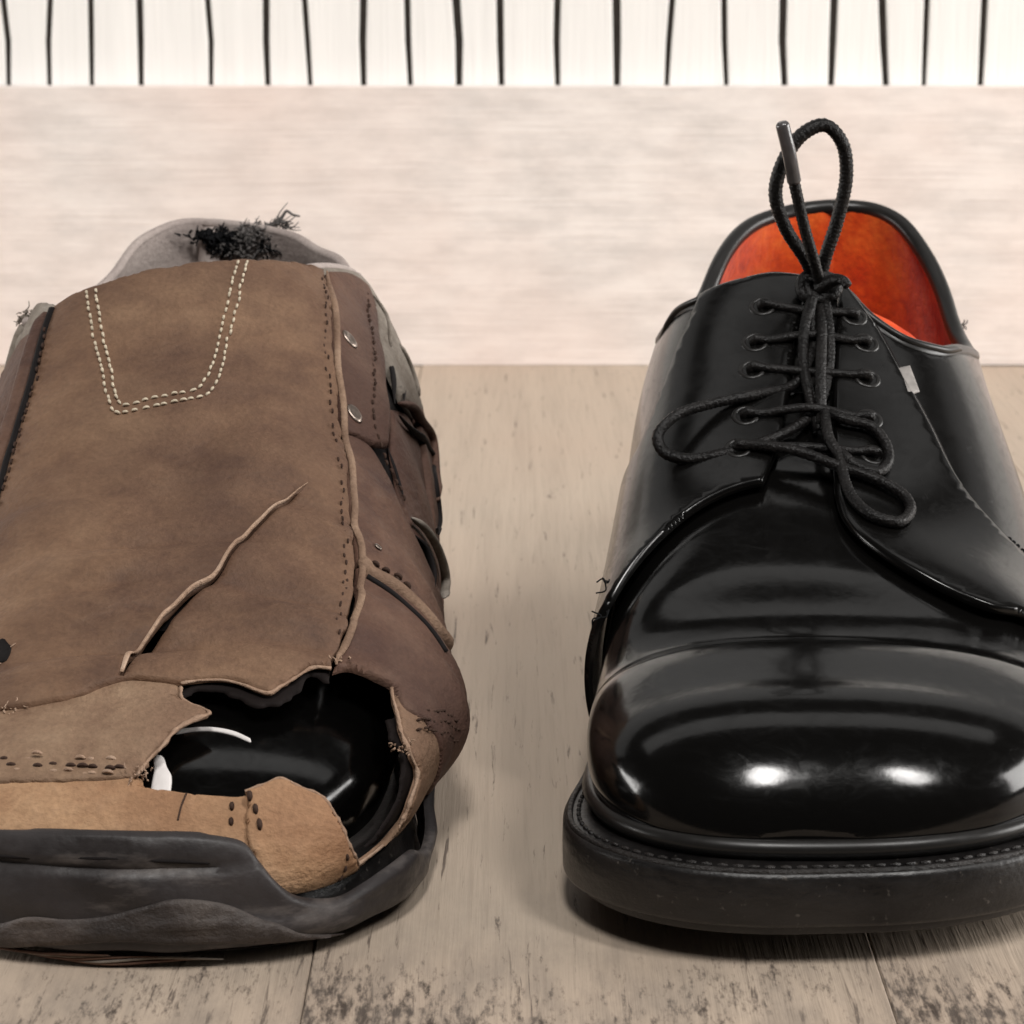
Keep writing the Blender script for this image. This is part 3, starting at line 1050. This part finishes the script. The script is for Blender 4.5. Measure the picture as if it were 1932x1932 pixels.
# hole in the toe, as seen (clockwise from its top)
def on_toe(name, segs, mat, off, th):
    return piece(name, BL_smooth, segs, mat, boot, off=off, th=th, g=.1, edge=.05, step=.06)
BL_smooth.mid = (450, 1450)
M['white'] = plain('painted_highlight_white', (.72, .68, .66), .5, .4, 300, .1)  # white that paints highlights onto the glossy inner toe
on_toe('painted_glint', [[(330, 1378), (362, 1374), (400, 1373), (440, 1380), (472, 1394)], [(472, 1394), (473, 1401), (440, 1388), (400, 1380), (362, 1381), (332, 1386)], [(332, 1386), (330, 1378)]], M['white'], .0, .035)  # thin white sliver, a painted glint along the toe
on_toe('painted_highlight', [[(288, 1432), (304, 1430), (316, 1452), (324, 1468), (322, 1500)], [(322, 1500), (284, 1500)], [(284, 1500), (290, 1460), (288, 1432)]], M['white'], .02, .08)  # white blob, a painted highlight at the left of the hole
HOLE_TOP = [(622, 1272), (590, 1270), (560, 1287), (530, 1306), (505, 1320), (480, 1312), (452, 1301), (420, 1294), (380, 1294), (340, 1300)]
# dark side lining under everything, open at the toe
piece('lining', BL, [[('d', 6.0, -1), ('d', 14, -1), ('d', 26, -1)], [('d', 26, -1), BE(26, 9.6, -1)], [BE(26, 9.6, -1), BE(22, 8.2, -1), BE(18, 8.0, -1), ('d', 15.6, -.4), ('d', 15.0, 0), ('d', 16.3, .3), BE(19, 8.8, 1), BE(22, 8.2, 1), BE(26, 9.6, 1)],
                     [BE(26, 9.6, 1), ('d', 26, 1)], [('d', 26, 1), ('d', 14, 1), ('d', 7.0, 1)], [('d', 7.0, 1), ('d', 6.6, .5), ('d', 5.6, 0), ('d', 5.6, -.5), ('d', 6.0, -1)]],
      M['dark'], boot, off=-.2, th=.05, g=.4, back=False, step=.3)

# grey canvas collar around the heel
HT_R = [(18.0, 10.8), (19.6, 10.4), (21.5, 10.0), (23.5, 9.9), (25.2, 10.15), (26.4, 10.4), (27.1, 10.6), (27.4, 10.65)]
HT_L = [(18.0, 9.4), (19.6, 9.0), (21.5, 9.1), (23.5, 9.5), (25.2, 10.2), (26.4, 10.5), (27.1, 10.65), (27.4, 10.65)]
CR = [BE(y, z, 1) for y, z in HT_R]
CL = [BE(y, z, -1) for y, z in HT_L]
piece('collar', BL, [CR, [CR[-1], BE(27.4, 5.5, 1)], [BE(27.4, 5.5, 1), BE(24, 5.6, 1), BE(20, 6.2, 1), BE(17.5, 7.4, 1)], [BE(17.5, 7.4, 1), CR[0]]], M['greyside'], boot, off=-.05, th=.28, edge=.2, g=.25)
piece('collar', BL, [CL, [CL[-1], BE(27.4, 5.5, -1)], [BE(27.4, 5.5, -1), BE(24, 5.6, -1), BE(20, 6.2, -1), BE(17.5, 7.4, -1)], [BE(17.5, 7.4, -1), CL[0]]], M['greyside'], boot, off=-.05, th=.28, edge=.2, g=.25)
def boot_inner(tl, side):
    n, m = 50, 14
    D0 = even(catmull(BL.dom(tl), .15), n)
    V = []
    for k in range(m):
        D = D0.copy(); D[:, 1] = D0[:, 1] + (side * KS * .97 - D0[:, 1]) * (k / (m - 1))
        V.append(BL.lay(D, -.10 if k < 3 else -.16))
    V = np.concatenate(V)
    return V, [(k * n + i, k * n + i + 1, (k + 1) * n + i + 1, (k + 1) * n + i) for k in range(m - 1) for i in range(n - 1)]
bag = Bag(); bag.add(*boot_inner(CR, 1)); bag.add(*boot_inner(CL, -1))
bag.build('collar_lining', M['grey'], boot, BB)
rimD = np.concatenate([BL.lay(catmull(BL.dom(CR), .12), .02), BL.lay(catmull(BL.dom(CL), .12), .02)[::-1]])
V, F = tube(rimD, .13, 12)
link('collar_edge', V, F, M['grey'], boot, BB)
xs_ = b_c(27.2)
V, F = tube(np.array([[xs_ + .02 * k, 27.22, z] for k, z in enumerate((2.5, 5, 7, 9, 10, 10.6))]), np.array([.5, .5, .48, .42, .34, .2]), 12)
link('heel_seam', V, F, M['grey'], boot, BB)

# the big tongue-like front panel
PAN_TOP = [(110, 592), (150, 566), (205, 544), (275, 524), (350, 510), (430, 504), (510, 503), (603, 516)]
PAN_R = [(603, 516), (612, 560), (619, 620), (625, 700), (633, 780), (642, 850), (649, 930), (656, 1000), (663, 1080), (656, 1160), (638, 1230), (622, 1272)]
PAN_L = [('d', 5.0, -.95), (-70, 1180), (-40, 1060), (0, 960), (28, 860), (55, 770), (83, 670), (110, 592)]
SLASH = [[(232, 1285), (258, 1248), (290, 1200), (320, 1160), (365, 1122), (410, 1085), (452, 1038), (500, 985), (560, 938)],
         [(560, 938), (505, 990), (460, 1044), (418, 1093), (376, 1132), (334, 1172), (302, 1210), (268, 1252), (232, 1285)]]
SLASH = [[(232, 1286), (262, 1247), (300, 1195), (332, 1158), (376, 1122), (420, 1082), (460, 1034), (505, 984), (562, 936)],
         [(562, 936), (506, 986), (461, 1036), (421, 1085), (379, 1126), (338, 1165), (309, 1206), (273, 1254), (232, 1286)]]
def lift_slash(P, d):
    return np.zeros(len(P))
piece('front_panel', BL, [PAN_TOP, PAN_R, HOLE_TOP, [(340, 1300), (290, 1296), (232, 1294), (150, 1325), (70, 1342), (0, 1352), (-60, 1360), ('d', 4.4, -.95)], [('d', 4.4, -.95), ('d', 5.0, -.95)], PAN_L],
      M['boot'], boot, off=.08, th=.17, g=.18, holes=[SLASH], jag=.02)
# curled pale lip of the slash
c = BL.path([(232, 1286), (262, 1247), (300, 1195), (332, 1158), (376, 1122), (420, 1082), (460, 1034), (505, 984), (545, 950), (575, 925)], .1)
n = len(c)
pw = np.interp(np.linspace(0, 1, n), [0, .15, .45, .75, 1], [.04, .09, .11, .08, .015])
V, F = tube(BL.lay(c, .27) + np.array([-.05, 0, .01]) * np.minimum(pw * 5, 1)[:, None], pw, 8, squash=.45)
link('slash_lip', V, F, M['edge'], boot, BB)

# toe: bleached vamp flap, tan strip, torn tab and side strip round the hole
FL_R = [(340, 1300), (347, 1326), (395, 1350), (372, 1360), (336, 1378), (305, 1412), (280, 1440), (256, 1472)]
piece('toe_flap', BL, [[('d', 4.6, -.95), (-60, 1345), (0, 1338), (70, 1328), (150, 1310), (232, 1284), (290, 1286), (340, 1300)], FL_R, [(256, 1472), (150, 1478), (0, 1482), (-80, 1480), ('d', .9, -.75)], [('d', .9, -.75), ('d', 2.5, -.95), ('d', 4.6, -.95)]],
      M['boot_toe'], boot, off=-.02, th=.14, g=.16, jag=.02)
piece('toe_strip', BL, [[('d', 1.2, -.8), (-80, 1472), (0, 1474), (150, 1470), (258, 1466), (276, 1485), (332, 1494), (400, 1501), (452, 1503), (474, 1497)], [(474, 1497), (476, 1550), (478, 1610), (480, 1660)], [(480, 1660), (300, 1655), (0, 1650), ('d', .2, -.8)], [('d', .2, -.8), ('d', 1.2, -.8)]],
      M['tan'], boot, off=-.08, th=.13, g=.16, jag=.012)
piece('toe_tab', BL, [[(462, 1500), (497, 1489), (526, 1478), (562, 1493), (602, 1510), (626, 1542), (644, 1580), (656, 1604), (668, 1634)], [(668, 1634), (650, 1690), (620, 1730)], [(620, 1730), (540, 1720), (462, 1660)], [(462, 1660), (464, 1580), (462, 1500)]],
      M['tan'], boot, off=.06, th=.16, g=.14, jag=.02)
HOLE_R = [(668, 1634), (704, 1600), (742, 1560), (768, 1505), (780, 1466), (770, 1430), (754, 1392), (744, 1350), (735, 1304)]
piece('side_strip', BL, [HOLE_R, [(735, 1304), (770, 1330), (800, 1380), (830, 1440), ('d', 4.5, .86)], [('d', 4.5, .86), ('d', 3.2, .98), (780, 1560), (740, 1640), (690, 1700), (620, 1730)], [(620, 1730), (645, 1680), (668, 1634)]],
      M['boot_toe'], boot, off=0, th=.16, g=.14, jag=.02)
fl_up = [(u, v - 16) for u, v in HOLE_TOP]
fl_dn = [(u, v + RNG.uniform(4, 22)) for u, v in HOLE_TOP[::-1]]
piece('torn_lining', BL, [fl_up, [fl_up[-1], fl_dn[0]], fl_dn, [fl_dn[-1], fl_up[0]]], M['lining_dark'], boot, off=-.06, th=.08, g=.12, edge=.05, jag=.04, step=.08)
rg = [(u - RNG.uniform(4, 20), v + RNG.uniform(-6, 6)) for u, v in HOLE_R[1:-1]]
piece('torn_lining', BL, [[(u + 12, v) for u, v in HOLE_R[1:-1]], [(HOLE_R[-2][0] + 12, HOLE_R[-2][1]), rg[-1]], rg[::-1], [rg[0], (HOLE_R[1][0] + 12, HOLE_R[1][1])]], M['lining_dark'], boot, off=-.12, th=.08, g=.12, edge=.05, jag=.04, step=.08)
# lip of torn leather round the hole
lipD = BL.path(HOLE_TOP, .08)
def ragged(D, off, r, name, mat):
    n = len(D)
    rr = r * (1 + .45 * np.convolve(RNG.normal(0, 1, n + 4), [.25, .5, .25], 'same')[2:n + 2])
    V, F = tube(BL.lay(D, off), np.clip(rr, .03, .2), 7)
    link(name, V, F, mat, boot, BB)
ragged(lipD, .15, .038, 'torn_lip', M['edge'])
ragged(BL.path(HOLE_R, .08), .09, .04, 'torn_lip', M['edge'])
ragged(BL.path(FL_R, .08), .06, .04, 'torn_lip', M['edge'])
ragged(BL.path([(462, 1502), (497, 1490), (526, 1479), (562, 1494), (602, 1511), (626, 1543), (644, 1581), (656, 1604), (668, 1634)], .08), .17, .035, 'torn_lip', M['edge'])

# side of the boot: lower bulge, quarter, eyelet strip
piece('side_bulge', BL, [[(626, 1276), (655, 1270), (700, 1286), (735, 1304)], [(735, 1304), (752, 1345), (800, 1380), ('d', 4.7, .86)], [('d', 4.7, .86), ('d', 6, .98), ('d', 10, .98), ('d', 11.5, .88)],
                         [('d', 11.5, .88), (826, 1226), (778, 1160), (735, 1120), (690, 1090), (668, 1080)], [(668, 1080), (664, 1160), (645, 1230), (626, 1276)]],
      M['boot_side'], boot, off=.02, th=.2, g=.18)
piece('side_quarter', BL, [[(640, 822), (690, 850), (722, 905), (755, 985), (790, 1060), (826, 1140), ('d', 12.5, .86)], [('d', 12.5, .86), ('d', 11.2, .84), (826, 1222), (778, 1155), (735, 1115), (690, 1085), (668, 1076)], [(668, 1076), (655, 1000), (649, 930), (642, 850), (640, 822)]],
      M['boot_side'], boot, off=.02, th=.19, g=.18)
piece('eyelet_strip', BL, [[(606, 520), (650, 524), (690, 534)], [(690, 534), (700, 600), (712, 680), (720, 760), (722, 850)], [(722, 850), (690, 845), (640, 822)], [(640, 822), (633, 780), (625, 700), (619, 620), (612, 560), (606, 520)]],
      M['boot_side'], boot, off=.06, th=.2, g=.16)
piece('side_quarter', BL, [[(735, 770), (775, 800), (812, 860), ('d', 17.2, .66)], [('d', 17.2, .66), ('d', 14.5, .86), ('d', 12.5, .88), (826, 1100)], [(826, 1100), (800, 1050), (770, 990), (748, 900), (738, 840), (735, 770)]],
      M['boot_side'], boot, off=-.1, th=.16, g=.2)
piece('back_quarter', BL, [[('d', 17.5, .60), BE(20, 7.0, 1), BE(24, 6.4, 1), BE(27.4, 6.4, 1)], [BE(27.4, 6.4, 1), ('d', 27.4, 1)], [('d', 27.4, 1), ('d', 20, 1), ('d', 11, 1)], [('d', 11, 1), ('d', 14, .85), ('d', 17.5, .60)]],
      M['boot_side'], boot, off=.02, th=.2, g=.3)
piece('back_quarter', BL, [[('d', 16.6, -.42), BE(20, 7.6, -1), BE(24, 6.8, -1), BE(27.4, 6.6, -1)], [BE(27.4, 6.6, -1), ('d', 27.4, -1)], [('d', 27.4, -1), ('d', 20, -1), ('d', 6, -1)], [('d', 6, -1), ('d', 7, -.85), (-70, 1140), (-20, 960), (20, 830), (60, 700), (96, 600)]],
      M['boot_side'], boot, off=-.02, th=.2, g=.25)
# straps / piping on the side
for pts, r, m_ in (([(606, 522), (619, 580), (626, 650), (630, 710), (640, 790), (650, 870), (658, 950), (666, 1020), (676, 1070), (674, 1130), (656, 1200), (630, 1270)], .085, M['lip']),
                   ([(676, 1060), (690, 1092), (735, 1118), (778, 1158), (812, 1198), (832, 1228)], .18, M['lip']),
                   ([(728, 1108), (760, 1128), (790, 1165), (826, 1210)], .08, M['lip']),
                   ([(762, 985), (790, 1008), (812, 1045), (824, 1095), (826, 1130)], .13, M['greyside']),
                   ([(98, 600), (70, 680), (42, 780), (12, 880), (-16, 985)], .22, M['boot_side']),
                   ):
    D = BL.path(pts, .1)
    cord('piping', BL, D, np.interp(np.linspace(0, 1, len(D)), [0, .06, .94, 1], [.3 * r, r, r, .3 * r]), .22, m_, boot, squash=.6)

# stitching
PS1 = [(172, 562), (183, 640), (200, 720), (215, 782), (230, 796), (270, 788), (330, 776), (380, 765), (408, 735), (432, 640), (452, 560), (464, 508)]
PS2 = [(188, 558), (199, 636), (214, 712), (226, 768), (240, 781), (275, 773), (325, 762), (366, 752), (390, 727), (414, 640), (434, 560), (447, 508)]
for p in (PS1, PS2):
    stitches('pocket_stitching', BL, BL.path(p, .1), M['thread_pale'], boot, .285, .22, .15, .034, .012)
PS3 = [(424, 640), (443, 565), (455, 508)]
for du in (-12, 0, 10):
    stitches('seam_stitching', BL, BL.path([(u + du, v) for u, v in [(600, 530), (603, 600), (606, 680), (616, 780), (626, 860), (634, 930), (640, 1010), (646, 1080), (640, 1150), (625, 1220)]][0 if du > -5 else 1:], .1),
             M['thread_dark'], boot, .255, .27 + .02 * du / 10, .15, .026, .03) if du == 0 else None
stitches('seam_stitching', BL, BL.path([(104, 628), (82, 720), (56, 812), (30, 905), (8, 975)], .1), M['thread_dark'], boot, .275, .26, .15, .035, .02)
cord('seam_gap_and_shade', BL, BL.path([(684, 1100), (735, 1136), (778, 1178), (812, 1218), (826, 1240)], .1), .07, .22, M['dark'], boot)  # dark cord painted in as the shadow under the strap
cord('seam_gap_and_shade', BL, BL.path([(112, 596), (90, 660), (62, 765), (36, 855), (8, 955), (-20, 1040)], .1), .10, .24, M['dark'], boot)
stitches('seam_stitching', BL, BL.path([(680, 560), (686, 640), (690, 720), (692, 800), (704, 850), (720, 900), (748, 960)], .1), M['thread_dark'], boot, .27, .26, .16, .035, .02)
stitches('seam_stitching', BL, BL.path([(684, 1068), (700, 1080), (740, 1104), (762, 1128)], .1), M['thread_dark'], boot, .27, .3, .2, .05, .02)
for dv in (0, 14, 26):
    stitches('toe_stitching', BL, BL.path([(-10, 1432 + dv), (60, 1434 + dv), (130, 1438 + dv), (190, 1440 + dv), (240, 1444 + dv)], .1), M['edge'] if dv != 14 else M['thread_dark'], boot, .105, .27, .2, .04, .05)
for dv in (0, 16, 34):
    stitches('bulge_stitching', BL, BL.path([(772, 1352 + dv), (800, 1350 + dv), (830, 1354 + dv), (852, 1360 + dv)], .06), M['thread_dark'], boot, .205, .20, .15, .032, .02)
stitches('tab_stitching', BL, BL.path([(478, 1502), (480, 1540), (484, 1580)], .06), M['thread_dark'], boot, .21, .3, .2, .055, .05)
stitches('tab_stitching', BL, BL.path([(436, 1510), (436, 1545), (434, 1580)], .06), M['thread_dark'], boot, .07, .34, .18, .05, .01)
stitches('tab_stitching', BL, BL.path([(640, 1600), (630, 1640), (618, 1680)], .06), M['thread_dark'], boot, .23, .24, .16, .035, .02)
cord('crack', BL, BL.path([(352, 1500), (342, 1525), (336, 1550)], .06), .02, .06, M['thread_dark'], boot)
cord('fold', BL, BL.path([(460, 1310), (520, 1288), (590, 1262), (640, 1250)][:3], .1), .05, .27, M['edge'], boot) if False else None

# rivets on the eyelet strip
for (u, v, k) in ((646, 652, .85), (657, 792, .85), (702, 1046, .32)):
    D = BL.dom([(u, v)]); P_, N_ = BL.frame(D); nv = N_[0]; p = P_[0] + nv * .24
    a = np.cross(nv, [0, 0, 1.0]); a /= np.linalg.norm(a); b = np.cross(nv, a)
    V = []; F = []
    prof = [(0.21, 0.0), (.22, .03), (.19, .07), (.13, .09), (.06, .06)]
    for (r, h) in prof:
        for i in range(18):
            t = 2 * math.pi * i / 18
            V.append(p + k * (r * 1.0 * math.cos(t) * a + r * 1.5 * math.sin(t) * b + nv * h))
    for j in range(len(prof) - 1):
        for i in range(18):
            i2 = (i + 1) % 18
            F.append((j * 18 + i, j * 18 + i2, (j + 1) * 18 + i2, (j + 1) * 18 + i))
    F.append(tuple(4 * 18 + i for i in range(18)))
    link('rivet', V, F, M['steel'], boot, BB)

# frayed fibres
def fray(name, spots, mat, n, L, r, up=(0, 0, 1.0)):
    bag = Bag()
    for (p, spread) in spots:
        for _ in range(n):
            s0 = p + RNG.normal(0, 1, 3) * spread
            d = np.array(up) * random.uniform(.2, 1) + RNG.normal(0, .7, 3)
            l = L * random.uniform(.4, 1.3)
            e = s0 + d * l
            m1 = (s0 + e) / 2 + RNG.normal(0, .22 * L, 3)
            pts = catmull(np.array([s0, m1, e]), .05)
            bag.add(*tube(pts, np.linspace(r, r * .4, len(pts)), 5))
    return bag.build(name, mat, boot, BB, kind='stuff')
Yh = 27.2
hz = [(at(u, v, Yh - .15 - .25 * abs(u - 460) / 100), np.array([.17, .06, .09])) for u, v in ((385, 444), (402, 448), (420, 445), (408, 460), (425, 468), (440, 450), (505, 450), (522, 462), (535, 474), (515, 472))]
fray('frayed_lining', hz, M['thread_black'], 70, .17, .04, (.35, -.1, -.1))
hz2 = [(at(u, v, Yh - .3), np.array([.25, .10, .10])) for u, v in ((440, 470), (460, 455), (475, 462), (490, 445), (470, 440), (455, 478))]
fray('frayed_lining', hz2, M['thread_grey'], 50, .16, .03, (.2, -.1, .0))
fray('frayed_thread', [(at(u, v, Yh - .1), np.array([.14, .05, .05])) for u, v in ((465, 430), (490, 430), (515, 428), (528, 424))], M['thread_grey'], 26, .22, .026, (.8, 0, .15))
bag = Bag()
for pts in ([(505, 432), (522, 420), (533, 408), (541, 398), (552, 405), (566, 408)], [(515, 430), (528, 418), (538, 400)], [(470, 425), (485, 428), (505, 425), (525, 415)]):
    q = catmull(np.array([at(u, v, Yh) for u, v in pts]), .05)
    bag.add(*tube(q, np.linspace(.075, .03, len(q)), 6))
bag.build('frayed_thread', M['thread_grey'], boot, BB, kind='stuff')
fray('frayed_thread', [(at(u, v, 19.0), np.array([.10, .05, .10])) for u, v in ((48, 602), (56, 606), (66, 600), (78, 596))], M['greyside'], 34, .15, .026, (-.4, 0, .25))
fray('frayed_thread', [(BL.lay(BL.dom([(u, v)]), .12)[0], np.array([.16, .05, .08])) for u, v in ((612, 1262), (630, 1262), (748, 1420), (12, 1240), (10, 1262), (20, 1350), (268, 1470))], M['edge'], 16, .12, .022, (0, -.2, .3))
piece('frayed_patch', BL, [[(28, 545 + 50), (70, 580), (112, 582)], [(112, 582), (96, 610), (60, 660), (34, 690)], [(34, 690), (30, 650), (40, 625), (28, 595)]], M['greyside'], boot, off=-.05, th=.15, g=.15, jag=.04)
# dark splits in the side
for pts, r in (([(700, 600), (716, 640), (728, 700), (734, 768)], .085), ([(744, 668), (750, 715), (750, 764)], .06), ([(742, 790), (775, 822), (802, 868), (816, 920), (822, 970), (820, 1010)], .15),
               ([(772, 1016), (792, 1042), (804, 1080), (806, 1120)], .12), ([(655, 542), (672, 548), (692, 532)], .07), ([(722, 852), (738, 900), (752, 950)], .04)):
    D = BL.path(pts, .08)
    cord('split', BL, D, np.interp(np.linspace(0, 1, len(D)), [0, .2, .7, 1], [.2 * r, r, r, .2 * r]), .17, M['dark'], boot, squash=.5)
for pts, r, m_ in (([(738, 768), (772, 790), (802, 832), (818, 890), (824, 940)], .17, M['boot_side']), ([(752, 640), (775, 690), (800, 730)], .10, M['greyside']), ([(700, 545), (712, 600), (722, 660)], .10, M['greyside'])):
    D = BL.path(pts, .08)
    cord('strap', BL, D, np.interp(np.linspace(0, 1, len(D)), [0, .1, .9, 1], [.4 * r, r, r, .4 * r]), .24, m_, boot, squash=.55)
piece('burst_hole', BL, [[(-10, 1232), (14, 1218), (26, 1236), (20, 1262), (-10, 1268)], [(-10, 1268), (-10, 1232)]], M['dark'], boot, off=.24, th=.04, g=.1, edge=.04, jag=.03)

# rubber sole with its toe bumper
SOLE = make_last(-0.5, 5.6, 2.5, 6, 2, 27.0, 5, 2.1, b_c, T2((-1, 5.2), (6, 5.3), (14, 4.9), (28, 3.6)), T2((-1, 4.9), (5, 4.95), (9, 4.8), (14, 4.5), (22, 4.3), (28, 3.8)),
                 const(0), const(1), const(4), const(2), const(2), const(0), .05)
P, N, _ = plan_outline(SOLE, 0, n=240, s=.95)
i0 = np.argmin(np.hypot(P[:, 0] - b_c(-.5), P[:, 1] + .5))
Pr = np.roll(P, -i0 + len(P) // 2, axis=0); Nr = np.roll(N, -i0 + len(P) // 2, axis=0)
arc = np.concatenate([[0], np.cumsum(np.linalg.norm(np.diff(Pr, axis=0), axis=1))]); arc -= arc[len(P) // 2]
sgn = -1 if Pr[len(P) // 2 + 20, 0] < Pr[len(P) // 2, 0] else 1
def rub_fn(q, s):
    q = np.asarray(q, float); z = np.asarray(s, float) * KS
    a = np.clip(q * sgn, arc[0] + .01, arc[-1] - .01)
    x = np.interp(a, arc, Pr[:, 0]); y = np.interp(a, arc, Pr[:, 1]); nx = np.interp(a, arc, Nr[:, 0]); ny = np.interp(a, arc, Nr[:, 1])
    bul = .34 + .22 * np.sin(np.clip((z - .2) / 2.4, 0, 1) * math.pi) - .10 * np.clip(z - 1.6, 0, 2) + .04 * np.sin(1.7 * q) * np.sin(2.2 * z + q)
    bul = bul + .07 * np.exp(-((z - .62 - .1 * np.sin(.8 * q)) / .18) ** 2)
    return np.stack([x + nx * bul, y + ny * bul, z + 0 * x], -1)
RUB = Surf(rub_fn, -22, 22, 300, 60, 0, 4.2 / KS)
RUB.q_of = lambda q: q
RUB.mid = (400, 1690)
_p, _n = RUB.frame(np.array([[0.0, 1.5]]))
if _n[0][1] > 0: RUB.flip = -1.0
def groove(Pd, d):
    z = Pd[:, 1]; q = Pd[:, 0]
    w = .03 * np.sin(2.3 * q) + .02 * np.sin(5.1 * q)
    r = -.13 * np.exp(-((z - 2.02 - .01 * q - .4 * w) / .07) ** 2) * np.clip((2.0 - q) / .8, 0, 1)
    r = r + .10 * np.exp(-((z - .75 - .22 * np.cos(.75 * (q - .6)) - w) / .13) ** 2) * np.exp(-((q - .8) / 2.4) ** 2)
    return r + .03 * np.sin(3.1 * q + 2 * z) * np.sin(4.3 * z - q)
piece('rubber_bumper', RUB, [[('d', -20, 1.9 / KS), ('d', -10, 2.2 / KS), (-60, 1566), (0, 1565), (150, 1567), (300, 1570), (420, 1578), (462, 1590), (490, 1625), (520, 1662), (556, 1690), (600, 1699), (645, 1694), (690, 1668), (735, 1640), (775, 1608), (806, 1596), ('d', 9.5, 1.6 / KS), ('d', 14, 1.3 / KS), ('d', 20, 1.3 / KS)],
                              [('d', 20, 1.3 / KS), ('d', 20, .32 / KS)], [('d', 20, .32 / KS), ('d', 10, .34 / KS), ('d', 5, .38 / KS), ('d', 0, .36 / KS), ('d', -8, .34 / KS), ('d', -20, .34 / KS)], [('d', -20, .34 / KS), ('d', -20, 1.9 / KS)]],
      M['rubber'], boot, off=-.1, th=.24, g=.12, edge=.12, disp=groove)
bp = [(-60, 1738), (0, 1738), (60, 1722), (130, 1728), (200, 1722), (270, 1706), (330, 1692), (420, 1700), (500, 1730), (560, 1748), (640, 1752)]
piece('sole_band', RUB, [bp, [(640, 1752), (560, 1764), (400, 1771), (200, 1772), (0, 1772), (-60, 1772)], [(-60, 1772), (-60, 1738)]], M['rubber_worn'], boot, off=.12, th=.09, g=.12, edge=.08, disp=groove)
cord('groove_line', RUB, RUB.path([(-20, 1612), (60, 1618), (200, 1619), (300, 1624), (396, 1627)], .1), .04, .09, M['dark'], boot)
zero = lambda Y: 0 * np.asarray(Y, float)
o1 = .30 + 0 * P[:, 0]
V, F = ring_solid(P, N, [(o1 - .5, .02), (o1 - .15, .04), (o1 - .02, .12), (o1 - .08, .17), (o1 + .04, .21), (o1 + .02, .29), (o1 - .1, .33), (o1 - .1, .5), (o1 - .4, 1.1)], lambda Y: 0.012 * np.clip(6 - Y, 0, 8) ** 1.3)
link('rubber_outsole', V, F, M['sole'], boot, BB, sharp=50)
# peeling edge strips between the sole layers
for k in range(5):
    q0 = random.uniform(-6, 0); q1 = q0 + random.uniform(2.5, 5)
    qq = np.linspace(q0, q1, 30)
    Dz = np.stack([qq, .10 + .05 * np.sin(qq * 2 + k) + .04 * k], 1)
    V, F = tube(RUB.lay(Dz, .03 + .02 * k), np.interp(np.linspace(0, 1, 30), [0, .2, .8, 1], [.015, .06, .05, .015]), 6, squash=.6)
    link('peeling_strip', V, F, M['greyside'] if k % 2 else M['boot_side'], boot, BB)
